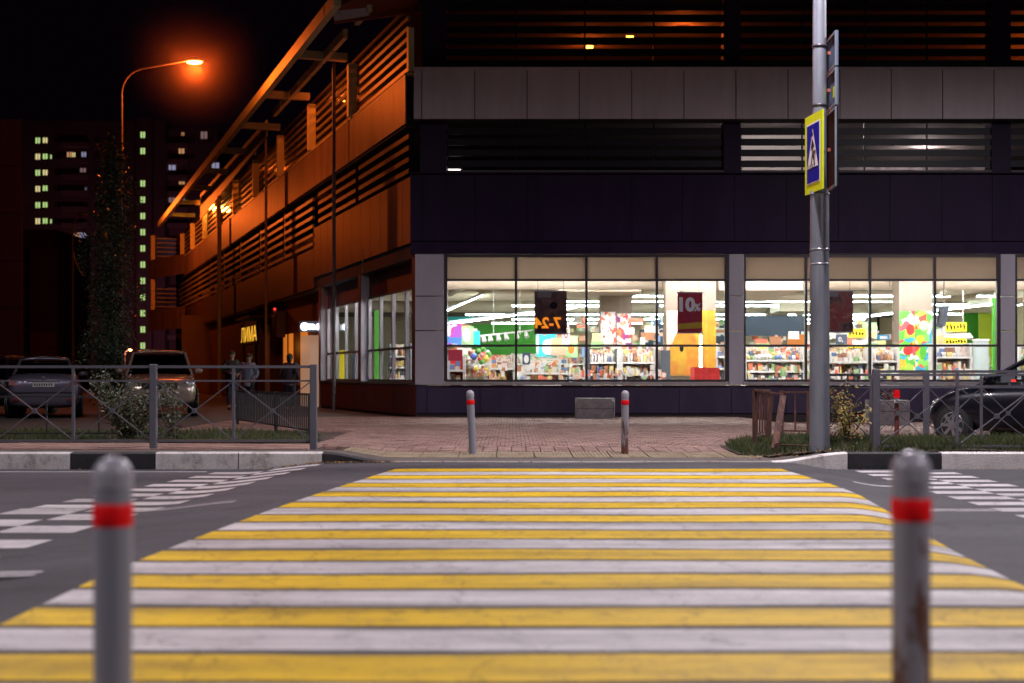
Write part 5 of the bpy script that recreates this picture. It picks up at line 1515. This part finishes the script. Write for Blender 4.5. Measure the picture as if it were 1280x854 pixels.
# vegetable poster in two halves
Y = 39.9
for a, c, mm, lb in ((1124.5, 1144, P_veg, 'left half of the colourful vegetable poster on the right hall column'), (1144.6, 1165, printmat('salad_print', [(.3, .6, .05), (.1, .42, .06), (.8, .75, .6), (.75, .08, .05), (.2, .55, .1), (.05, .3, .5)], 5, 8), 'greener right half of the vegetable poster on the right hall column')):
    t = board('vegetable_poster', a, c, 389, 463, Y, mm, lb, 'poster')
for px, py, rx_, rz_, m_ in ((1138, 412, 5, 7, 'red_b'), (1155, 407, 6, 6, 'lgreen'), (1150, 424, 5, 4, 'yellow_b'), (1154, 440, 4, 9, 'green_w'), (1135, 438, 6, 6, 'red_b')):
    cl2 = (1124.8, 1143.8, 389.2, 462.8) if px < 1144 else (1144.9, 1164.8, 389.2, 462.8)
    blob(t, px, py, rx_, rz_, Y - .005 - .001 * (px % 5), M[m_], clip=cl2)
t = board('cartoon_board', 559, 577, 404, 432, 41, P_fair, 'pink and violet picture board at the left edge of the first shop window', 'poster')
t = board('round_board', 576, 592, 408, 431, 41.5, M['lgreen'], 'green-edged picture board with a white figure beside the pink one', 'poster'); blob(t, 583, 419, 5, 9, 41.49, M['white_b'], 'printed_figure')
t = board('turquoise_board', 590, 600, 414, 431, 43, M['turq'], 'narrow turquoise board under the tube lights', 'poster')
t = board('turquoise_poster', 670, 696, 416, 446, 44, M['turq'], 'turquoise poster with a white round figure under the dark hanging poster', 'poster'); blob(t, 685, 434, 7.5, 10, 43.99, M['white_b'], 'printed_figure'); blob(t, 672, 430, 1.8, 13, 43.985, M['white_b'], 'printed_figure')
t = board('pale_green_poster', 697.5, 722, 420, 447, 44, M['lgreen'], 'pale green poster with a white figure right of the turquoise one', 'poster'); blob(t, 705, 420, 5, 8, 43.99, M['white_b'], 'printed_figure', clip=(698, 722, 420.3, 446)); blob(t, 714, 436, 4, 6, 43.99, M['orange_b'], 'printed_figure')
t = board('white_pillar_board', 703, 712, 404, 433, 42.5, M['white_b'], 'white board with a pink outline right of the dark hanging poster', 'poster'); blob(t, 707.5, 415, 3, 8, 42.49, M['red_b'], 'printed_figure'); blob(t, 707.5, 415, 2, 6.5, 42.485, M['white_b'], 'printed_figure')
t = board('framed_notice', 653, 663, 441, 456, 37.5, M['navy'], 'small navy framed notice standing above the white counter', 'sign'); blob(t, 658, 449, 3, 5, 37.49, M['white_b'], 'printed_figure')
MB().box(PX(657.5, 37.52), PX(658.5, 37.52), 37.5, 37.54, .15, PZ(456, 37.5)).build('stand', M['shelf'], t)
t = board('price_board', 1060.5, 1082, 411, 422, 41, M['yellow_b'], 'yellow price board with black scribble, behind the steel pole', 'price sign')
def scribble(t, px0, px1, py, Y, n, h):
    random.seed(int(px0)); b = MB()
    for k in range(n):
        x = px0 + (px1 - px0) * (k + .5) / n; a = P(x - 1, py - h * random.uniform(.3, 1), Y - .006); c = P(x + random.uniform(-1, 1.2), py + h * random.uniform(.3, 1), Y - .006)
        b.bar(a, c, .03, .008, up=(0, 1, 0)); b.bar(P(x - 1.2, py, Y - .006), P(x + 1, py + random.uniform(-1, 1), Y - .006), .025, .008, up=(0, 1, 0))
    b.build('black_lettering', M['sign_black'], t)
t2 = t; scribble(t2, 1061, 1081, 417, 41, 5, 3)
t = board('price_board', 1060.5, 1082, 432, 440, 41, M['yellow_b'], 'lower yellow price board just above the shelf behind the steel pole', 'price sign'); scribble(t, 1061, 1081, 436, 41, 7, 2.5)
t = board('price_board', 1182, 1208.5, 403, 414.5, 40, M['yellow_b'], 'large upper yellow price board in the right window', 'price sign'); scribble(t, 1183, 1208, 408.5, 40, 6, 4)
t = board('price_board', 1182, 1208.5, 423, 430.5, 40, M['yellow_b'], 'lower yellow price board in the right window', 'price sign'); scribble(t, 1183, 1208, 427, 40, 7, 2.5)
t = board('white_board', 1181, 1209, 415.5, 422, 40.1, M['white_b'], 'white strip board between the two yellow price boards', 'price sign')
t = board('blue_hanging_sign', 1097, 1112, 418.5, 425, 45, mat('blue_sign', (.02, .22, .42), .5), 'small blue hanging sign with white marks left of the vegetable poster', 'sign'); MB().box(PX(1100, 45), PX(1109, 45), 44.98, 44.995, PZ(423.5, 45), PZ(420.5, 45)).build('white_marks', M['white_b'], t)
t = board('aisle_sign', 1045, 1059, 418, 430, 43, M['navy'], 'slate aisle sign with a white figure behind the dark poster', 'sign'); place_text('white_numeral', '0,', .2, M['white_b'], P(1051, 427, 42.99), 0, t, .004)
t = board('aisle_sign', 821, 836, 405, 432, 48, M['navy'], 'slate aisle sign with a white magnifier shape beside the big column', 'sign')
b = MB(); q = Vector(P(827, 415, 47.98))
for k in range(16):
    a0 = 2 * math.pi * k / 16; a1 = 2 * math.pi * (k + 1) / 16
    b.bar(q + Vector((math.cos(a0), 0, math.sin(a0))) * .1, q + Vector((math.cos(a1), 0, math.sin(a1))) * .1, .03, .01, up=(0, 1, 0))
b.bar(q + Vector((.07, 0, -.07)), q + Vector((.18, 0, -.2)), .035, .01, up=(0, 1, 0)); b.build('white_magnifier', M['white_b'], t)
t = board('white_screen', 1066, 1083, 422.5, 431, 41.1, M['white_b'], 'white strip board between the yellow price boards behind the pole', 'price sign')

# posters hung inside the glass
def hung(px0, px1, py0, py1, Y, m, label):
    t = empty('hanging_poster', P((px0 + px1) / 2, py1, Y), label, 'hanging poster')
    x0, x1 = PX(px0, Y), PX(px1, Y); z0, z1 = PZ(py1, Y), PZ(py0, Y)
    MB().box(x0, x1, Y, Y + .02, z0 + .03, z1 - .03).build('print', m, t)
    MB().box(x0 - .03, x1 + .03, Y - .01, Y + .03, z1 - .03, z1).build('top_bar', M['sill'], t); MB().box(x0 - .03, x1 + .03, Y - .01, Y + .03, z0, z0 + .03).build('bottom_bar', M['sill'], t)
    for x in (x0 + .08, x1 - .08): MB().tube((x, Y + .01, z1), (x, Y + .01, 4.2), .006, n=4).build('wire', M['frame'], t)
    return t
Y = 34.3
t = hung(668, 708.5, 363, 418, Y, P_dark, 'dark hanging poster with glowing orange mirrored numerals 7-24')
M['num'] = mat('orange_numerals', (.95, .25, .02), .4, emit=(1, .22, .01), estr=.9)
M['num2'] = mat('yellow_numerals', (.95, .45, .04), .4, emit=(1, .45, .03), estr=.8)
place_text('orange_numerals', '7-24', .36, M['num'], (PX(684.5, Y), Y - .012, PZ(410, Y)), 0, t, .006, mirror=True, bold=.012)
place_text('yellow_numerals', '7-24', .345, M['num2'], (PX(684.8, Y), Y - .022, PZ(409.4, Y)), 0, t, .004, mirror=True, bold=-.004)
MB().box(PX(672, Y), PX(689, Y), Y - .006, Y - .001, PZ(372, Y), PZ(365, Y)).build('grey_patch', mat('grey_patch', (.16, .14, .14), .5), t)
blob(t, 692, 382, 5, 4.5, Y - .004, M['sign_black'], 'dark_spot')
t = hung(847, 878, 365, 417, Y, mat('crimson_print', (.42, .010, .035), .5, var=(.30, .006, .03), scale=3), 'crimson hanging poster reading 10 % with a yellow stripe')
MB().poly([P(848, 405, Y - .004), P(878, 402.5, Y - .004), P(878, 410, Y - .004), P(848, 412, Y - .004)][::-1]).build('yellow_stripe', mat('stripe_yellow', (.55, .36, .02), .5), t)
place_text('white_numerals', '10', .44, M['white_b'], (PX(857, Y), Y - .008, PZ(388.5, Y)), 0, t, .004, bold=.022)
place_text('white_percent_sign', '%', .24, M['white_b'], (PX(871.5, Y), Y - .012, PZ(388.5, Y)), 0, t, .004, bold=.008)
t = hung(1025, 1066.5, 363, 416, Y, P_dark2, 'dark reddish hanging food poster beside the steel pole')
MB().box(PX(1030, Y), PX(1048, Y), Y - .006, Y - .001, PZ(371, Y), PZ(365, Y)).build('grey_patch', mat('grey_patch2', (.2, .17, .16), .5), t)

# screen on a bracket
t = empty('wall_screen', P(1178, 408, 38), 'dark flat screen tilted on a bracket in the right window', 'screen')
b = MB(); b.prism([P(1174, 384, 38), P(1187, 382, 38.6), P(1182, 408, 38.6), P(1171, 408, 38)], (0, .06, 0)); b.build('screen', M['navy'], t)
MB().tube(P(1180, 384, 38.3), (PX(1180, 38.3), 38.3, 4.4), .02, n=6).build('bracket', M['beam'], t)
MB().prism([P(1175.5, 387, 37.99), P(1184, 385.5, 38.55), P(1180, 405, 38.55), P(1173, 405, 37.99)], (0, .005, 0)).build('screen_glass', M['shelf_dark'], t)
# track spotlights
t = empty('spotlight_track', P(630, 416, 46), 'white track with six spotlights before the green wall', 'spotlight track')
MB().bar(P(600, 420, 46), P(665, 413, 48), .05, .05).build('track', M['white_b'], t)
for x in (617, 650): MB().tube(P(x, 418, 46.5), (PX(x, 46.5), 46.5, 4.4), .012, n=5).build('hanger', M['white_b'], t)
for k, x in enumerate((604, 612, 622, 632, 645, 657)):
    p = Vector(P(x, 420 - (x - 600) * .1, 46 + (x - 600) * .03)); MB().tube(p, p + Vector((.04, -.08, -.2)), .05, .085, n=10).build('spotlight', M['white_b'], t)
t = empty('spotlight_track', P(1203, 415, 43), 'small white spotlight cluster in front of the right green wall', 'spotlight track')
MB().tube(P(1204, 418, 43), (PX(1204, 43), 43, 4.4), .014, n=5).build('hanger', M['white_b'], t)
for x in (1199, 1207, 1211): p = Vector(P(x, 417, 43)); MB().tube(p, p + Vector((.04, -.08, -.16)), .04, .08, n=10).build('spotlight', M['white_b'], t)
t = empty('lamp_stand', (PX(876, 37), 37, .15), 'slim glowing white pole before the orange poster', 'light pole')
MB().box(PX(874.8, 37), PX(877.2, 37), 37, 37.05, .3, PZ(419, 37)).build('light_tube', M['tube'], t); MB().box(PX(870, 37), PX(882, 37), 36.8, 37.2, .15, .3).build('base', M['shelf'], t)
t = empty('display_box', (PX(884, 36), 36, .15), 'red cloth-covered display box at the foot of the orange poster', 'display box')
MB().prism([P(868, 480, 36), P(900, 480, 36), P(899.5, 460, 36), P(868, 459, 36)], (0, .8, 0)).build('cover', M['red_b'], t)
MB().box(PX(869, 36.1), PX(899, 36.1), 36.1, 36.7, .15, PZ(480, 36)).build('base', M['shelf'], t)
t = empty('glass_cabinet', (PX(1226, 40), 40, .15), 'pale glass cabinet with rounded side before the right green wall', 'cabinet')
MB().tube((PX(1226, 40), 40, .15), (PX(1226, 40), 40, PZ(426, 40)), .22, n=20).build('body', mat('pale_cabinet', (.5, .58, .58), .2, .2), t); MB().tube((PX(1226, 40), 40, PZ(426, 40)), (PX(1226, 40), 40, PZ(424, 40)), .24, n=20).build('top', M['shelf'], t)

# shelving with goods
gcols = [(.80, .76, .70), (.72, .16, .10), (.85, .66, .22), (.80, .74, .66), (.30, .50, .2), (.80, .42, .18), (.84, .80, .76), (.20, .28, .50), (.84, .80, .76), (.60, .36, .20), (.80, .62, .56), (.82, .78, .74), (.35, .18, .12), (.85, .80, .62)]
M['goods'] = hues('goods_colours', gcols, .35); M['goods_i'] = hues('goods_colours_mass', gcols, .35, island=True)
carton_me = MB().box(-.062, .062, -.05, .05, 0, .13, bev=.004).mesh('carton', M['goods'])
bottle_me = MB().lathe([(.036, 0), (.038, .01), (.038, .14), (.014, .19), (.014, .225)], n=8).mesh('bottle', M['goods'])
bag_me = MB().ball((0, 0, .075), .075, 8, 6, sc=(.85, .6, 1.0)).mesh('bag', M['goods'])
M['cards'] = hues('price_card_colours', [(.85, .82, .78), (.8, .74, .66), (.85, .70, .30), (.80, .2, .12), (.85, .83, .8), (.35, .55, .25), (.2, .3, .55), (.8, .45, .3), (.85, .8, .75), (.45, .2, .1), (.8, .75, .7)], .5, island=True)
M['goods_back'] = printmat('goods_behind_print', gcols, 11, 12)
def shelf_unit(px0, px1, ptop, Y, kind, label, glabel, levels=3, m='shelf', indiv=True, step=.33, back='goods_back'):
    x0, x1 = PX(px0, Y), PX(px1, Y); zt = PZ(ptop, Y)
    t = empty('shelf_unit', ((x0 + x1) / 2, Y, .15), label, 'shelf unit', 'shelf units behind the shop windows')
    for x in (x0, x1): MB().box(x - .03, x + .03, Y, Y + .6, .15, zt + .15).build('upright', M[m], t)
    MB().box(x0 + .031, x1 - .031, Y + .55, Y + .58, .2, zt + .14).build('back_panel', M[back], t)
    mass = MB()
    st_ = .14 if kind == 'c' else .095
    n = int((x1 - x0 - .1) / st_)
    for l in range(levels):
        z = zt - .22 - step * l
        if z < .3: break
        MB().box(x0 + .031, x1 - .031, Y + .02, Y + .54, z - .025, z).build('shelf_board', M[m], t)
        MB().box(x0 + .031, x1 - .031, Y - .004, Y + .018, z - .04, z + .01).build('price_rail', M['white_b'], t)
        if l == 2: MB().box(x0 + .04, x1 - .04, Y + .1, Y + .11, z + .0, z + .2).build('dark_backing', M['shelf_dark'], t)
        for k in range(n):
            x = x0 + .1 + k * st_ + random.uniform(-.008, .008)
            if random.random() < .06: continue
            sc = random.uniform(.75, 1.15); zz = z + .001
            if indiv and l == 0:
                me, nm, ct = {'c': (carton_me, 'carton', 'carton'), 'b': (bottle_me, 'bottle', 'bottle'), 'g': (bag_me, 'bag', 'bag')}[kind]
                o = piece(nm, me, None, (x, Y + .12, zz), random.uniform(-.2, .2)); o.scale = (1, 1, sc)
                tag(o, glabel, ct, 'goods on the top boards, ' + glabel)
            else:
                q = random.random()
                if q < .5: ww = random.uniform(.03, .065); mass.box(x - ww, x + ww, Y + .06, Y + .16, zz, zz + .13 * random.uniform(.6, 1.6))
                elif q < .8: mass.tube((x, Y + .11, zz), (x, Y + .11, zz + .19 * sc), .036, .02, n=6)
                else: mass.ball((x, Y + .11, zz + .06), .06, 6, 4)
            mass.box(x - .06, x + .06, Y + .22, Y + .32, zz, zz + .2 * random.uniform(.7, 1.35))
    o = mass.build('shelf_goods', M['goods_i'], None, label='rows of mixed packets behind the front ones, ' + glabel.split(' on ')[-1], cat='packaged goods', kind='stuff')
    return t
random.seed(77)
shelf_unit(606, 643, 450, 37.5, 'c', 'white shelf unit with cartons under the green wall', 'small packed carton on the shelf unit under the green wall')
shelf_unit(655, 700, 456, 38.2, 'c', 'low white counter shelf beside the navy notice', 'small packed carton on the low counter under the turquoise poster')
shelf_unit(736, 771, 443, 39.5, 'b', 'shelf unit of orange bottles left of the grey upright', 'small bottle on the shelf left of the grey upright', m='shelf_dark')
shelf_unit(777, 820, 443, 39.5, 'b', 'shelf unit of dark bottles right of the grey upright', 'small bottle on the shelf right of the grey upright')
shelf_unit(800, 836, 437, 43, 'c', 'taller shelf unit behind the bottle shelves', 'small packed carton on the tall shelf behind the bottles')
shelf_unit(932, 1006, 440, 38.5, 'g', 'long shelf unit of bags under the slate blue panel', 'plump small bag on the long shelf under the slate blue panel', levels=4, step=.3)
shelf_unit(1034, 1086, 442, 38.5, 'c', 'shelf unit directly under the lower yellow price board', 'small packed carton on the shelf below the yellow price board')
shelf_unit(1090, 1123, 441, 38.5, 'b', 'shelf unit of green-topped bottles left of the vegetable poster', 'small bottle on the shelf left of the vegetable poster')
shelf_unit(1170, 1214, 436, 38, 'c', 'white shelf unit under the yellow boards of the right window', 'small packed carton on the shelf unit under the right yellow boards', back='white_b')
shelf_unit(1275, 1340, 440, 38, 'c', 'shelf unit in the far right window beyond the last pillar', 'small packed carton on the shelf beyond the last pillar')
shelf_unit(560, 580, 452, 36.4, 'c', 'wire shelf at the left edge of the first window', 'small packed carton on the wire shelf at the window edge', back='red_b')
shelf_unit(640, 730, 447, 50, 'c', 'far shelf unit between the green wall and the hall column', 'tiny', levels=4, indiv=False)
shelf_unit(1010, 1120, 436, 52, 'c', 'far shelf unit behind the price boards', 'tiny', levels=4, indiv=False)
shelf_unit(896, 909, 436, 40, 'c', 'slim shelf unit at the right edge of the first window bay', 'small packed carton on the slim shelf at the window bay edge')
MB().box(PX(826, 38.5), PX(838, 38.5), 38.5, 39.2, .15, PZ(438, 38.5)).build('shelf_end', M['shelf_dark'], None, label='tall grey shelf end panel left of the orange poster', cat='shelf end')
MB().box(PX(772, 39), PX(776.5, 39), 39.0, 39.3, .15, PZ(437, 39)).build('grey_upright', M['shelf'], None, label='grey upright panel between the two bottle shelves', cat='shelf end')
# small promotional cards and packets hung over the aisles
b = MB(); random.seed(44)
for k in range(900):
    Y_ = random.uniform(43, 62); px = random.choice((random.uniform(560, 905), random.uniform(932, 1245))); py = random.uniform(404, 474)
    if py < 448 and (594 < px < 674 or 1198 < px < 1248) or py < 424 and 925 < px < 1008: continue
    x, y, z = P(px, py, Y_); w_ = random.uniform(.08, .45); h_ = random.uniform(.06, .3)
    b.box(x, x + w_, y, y + .03, z, z + h_)
b.build('hanging_price_cards', M['cards'], None, label='many small bright price cards and packets over the far aisles', cat='price cards', kind='stuff')
b = MB()
for k in range(240):
    Y_ = random.uniform(37.0, 37.4); px = random.choice((random.uniform(580, 740), random.uniform(740, 830), random.uniform(932, 1120), random.uniform(1168, 1215))); py = random.uniform(457, 478)
    x, y, z = P(px, py, Y_); b.box(x, x + random.uniform(.03, .12), y, y + .05, z - .1, z + random.uniform(.0, .1))
b.build('counter_packets', M['cards'], None, label='jumble of small bright packets on the low counters behind the sills', cat='packaged goods', kind='stuff')
shelf_unit(486, 512, 436, 42.5, 'b', 'shelf unit seen through the corner side window', 'small bottle on the shelf behind the corner side window', m='shelf_dark')
# toys and flower heap at the left window edge
b = MB(); random.seed(8)
for k in range(60): b.ball((PX(random.uniform(581, 612), 37), 37 + random.uniform(-.2, .3), PZ(random.uniform(437, 470), 37)), random.uniform(.04, .09), 8, 6)
b.build('heaped_toys', P_bits, None, label='heap of small bright toys and packets behind the first pane', cat='goods', kind='stuff')
t = empty('display_stand', (PX(569, 36), 36.1, .15), 'dark red display stand at the left edge of the first window', 'display stand')
MB().box(PX(560, 36.1), PX(578, 36.1), 36.1, 36.15, PZ(451, 36), PZ(437, 36)).build('red_header', mat('dark_red_board', (.35, .02, .05), .5), t); MB().box(PX(561, 36.1), PX(562, 36.1), 36.1, 36.15, .15, PZ(451, 36)).build('post', M['shelf'], t)

# ---------------------------------------------------------------- far left buildings
t = empty('panelled_building', (-21.5, 61, 0), 'tall plain plum-panelled building at the far left edge', 'building')
for r0 in range(6):
    for c0 in range(4):
        MB().box(PX(27.5, 60) - 3.0 * (c0 + 1) + .02, PX(27.5, 60) - 3.0 * c0 - .02, 60, 60.1, 2.0 * r0 + .02, 2.0 * r0 + 1.98).build('wall_panel', M['far_panel'] if 'far_panel' in M else M.setdefault('far_panel', mat('far_cladding', (.10, .05, .15), .6)), t, base=(PX(27.5, 60) - 3 * c0, 60, 2 * r0))
MB().prism([(PX(27.5, 60) - .03, 60.11, 0), (PX(26, 72), 72, 0), (PX(27, 60) - 12, 72, 0), (PX(27, 60) - 12, 60.11, 0)], (0, 0, 11.95)).build('core', M['dark'], t)
M['brick_dark'] = mat('dark_red_render', (.035, .014, .012), .8, var=(.05, .02, .016), scale=.4)
t = empty('garage_building', (-66, 120, 0), 'dark low red-brown block behind the silver saloon', 'building')
MB().box(PX(29, 120), PX(69, 120), 120, 130, 0, PZ(287, 120)).build('main_block', M['brick_dark'], t)
MB().box(PX(37, 118), PX(72, 118), 118, 119.9, 0, PZ(310, 118)).build('front_block', mat('render_red', (.06, .02, .025), .8), t)
MB().box(PX(38, 117.9), PX(71, 117.9), 117.8, 117.99, 0, PZ(415, 118)).build('pale_base', mat('render_pale', (.13, .06, .08), .8), t)
MB().box(PX(62, 118), PX(64, 118), 117.7, 117.79, PZ(437, 118), PZ(434, 118)).build('vent', M['dark'], t)

# apartment tower with lit windows
Y = 246.0
t = empty('apartment_tower', (PX(140, Y), Y, 0), 'dark high-rise apartment block with columns of small lit windows', 'building')
M['tower'] = mat('tower_concrete', (.16, .07, .09), .9, var=(.24, .11, .13), scale=.1)
M['tower2'] = mat('tower_balcony', (.32, .15, .18), .9)
MB().box(PX(28, Y), PX(206, Y), Y, Y + 14, 0, PZ(151, Y)).build('left_block', M['tower'], t); MB().box(PX(206.3, Y), PX(268, Y), Y + 3, Y + 14, 0, PZ(157, Y)).build('right_block', M['tower'], t)
MB().box(PX(173, Y), PX(192, Y), Y - 1.5, Y - .01, 0, PZ(149, Y)).build('stair_tower', M['tower'], t)
def wmat(n, c, e): return mat(n, (.3, .3, .25), .4, emit=c, estr=e)
WG = wmat('lit_window_green', (.55, .85, .28), .8); WY = wmat('lit_window_yellow', (.95, .82, .38), .75); WW = wmat('lit_window_warm', (1, .5, .22), .45); WB = wmat('lit_window_cool', (.6, .6, .9), .38); WD = mat('dark_window', (.02, .02, .03), .1)
WP = wmat('lit_window_pinkish', (.75, .45, .45), .22)
wcache = {}
def twin(px, py, w_, h_, m, dy=0, div=True):
    key = (w_, h_, m.name)
    s = Y / F
    if key not in wcache:
        f_ = MB().box(-w_ * s / 2 - .1, w_ * s / 2 + .1, -.12, 0, -h_ * s / 2 - .1, h_ * s / 2 + .1).mesh('window', M['tower2'])
        b = MB()
        if div: b.box(-w_ * s / 2, -.07, -.16, -.121, -h_ * s / 2, h_ * s / 2); b.box(.07, w_ * s / 2, -.16, -.121, -h_ * s / 2, h_ * s / 2)
        else: b.box(-w_ * s / 2, w_ * s / 2, -.16, -.121, -h_ * s / 2, h_ * s / 2)
        wcache[key] = (f_, b.mesh('pane', m))
    a, p_ = wcache[key]
    o = piece('window', a, t, (PX(px, Y), Y + dy - .01, PZ(py, Y))); q = piece('pane', p_, o, (0, 0, 0), local=True)
fy = [170.6 + 20.15 * k for k in range(15)]
for k, y in enumerate(fy):
    if k != 2 and k < 14: twin(181.5, y + (0), 5.5, 7.5, WG, -1.5)
    if k < 6: twin(47.5, y + 5.3, 5.5, 7, WG if k % 2 == 0 else WY); twin(56.7, y + 5 - (.6 if k == 3 else 0), 5.5, 6.5, WY if k in (0, 2) else WG)
    if k in (1, 5): twin(64, y + 5.5, 1.6, 5, WG, div=False)
for px, py, w_, h_, m_ in ((87, 193.5, 6, 6, WW), (92.5, 193.7, 3.5, 5.5, WY), (105, 193.3, 5.5, 6, WB), (104, 213, 7, 5, WP), (107.5, 236, 1.5, 3.5, WB), (97, 294, 4, 6, WW), (104, 294, 9, 6, WB), (92, 294.5, 3, 5, WP), (99, 334, 6, 7, WW), (106, 334.5, 7, 7, WB),
                       (94, 374, 2, 4, WB)):
    twin(px, py, w_, h_, m_)
for px, py, w_, h_, m_ in ((223.7, 164, 3.2, 4, WW), (250.5, 165.5, 8, 9, WP), (222, 185.5, 7, 6.5, WW), (206.5 + 3, 206.5, 10, 6, WB), (222.5, 226, 7, 3.5, WW), (208 + 2, 247.5, 9, 6, WP), (223, 247.5, 6, 6, WB), (207 + 2, 329.5, 13, 6, WW), (223, 432, 5, 8, WB), (265, 204, 9, 7, WB)):
    twin(px, py, w_, h_, m_, 3)
for k, y in enumerate(fy):
    for px in (72, 122, 138, 152):
        twin(px, y + 5, 6, 6.5, WD)
    for px in (236, 258): twin(px, y + 2, 6, 6.5, WD, 3)
    MB().box(PX(78, Y), PX(112, Y), Y - 1.1, Y - .01, PZ(y + 14, Y), PZ(y + 8, Y)).build('balcony', M['tower2'], t, base=(PX(78, Y), Y, PZ(y + 14, Y)))
    MB().box(PX(196, Y), PX(232, Y), Y + 1.9, Y + 2.99, PZ(y + 12, Y), PZ(y + 6, Y)).build('balcony', M['tower2'], t, base=(PX(196, Y), Y, PZ(y + 12, Y)))
# sagging cable at the unlit lamp
b = MB(); pts = [Vector(P(92 + 12 * k / 8, 315 + 30 * (k / 8) ** .6, 66)) for k in range(9)]
for i in range(8): b.tube(pts[i], pts[i + 1], .03, n=5, cap=False)
b.build('hanging_cable', M['eave'], None, label='thin cable sagging from the unlit yard lamp pole', cat='cable')
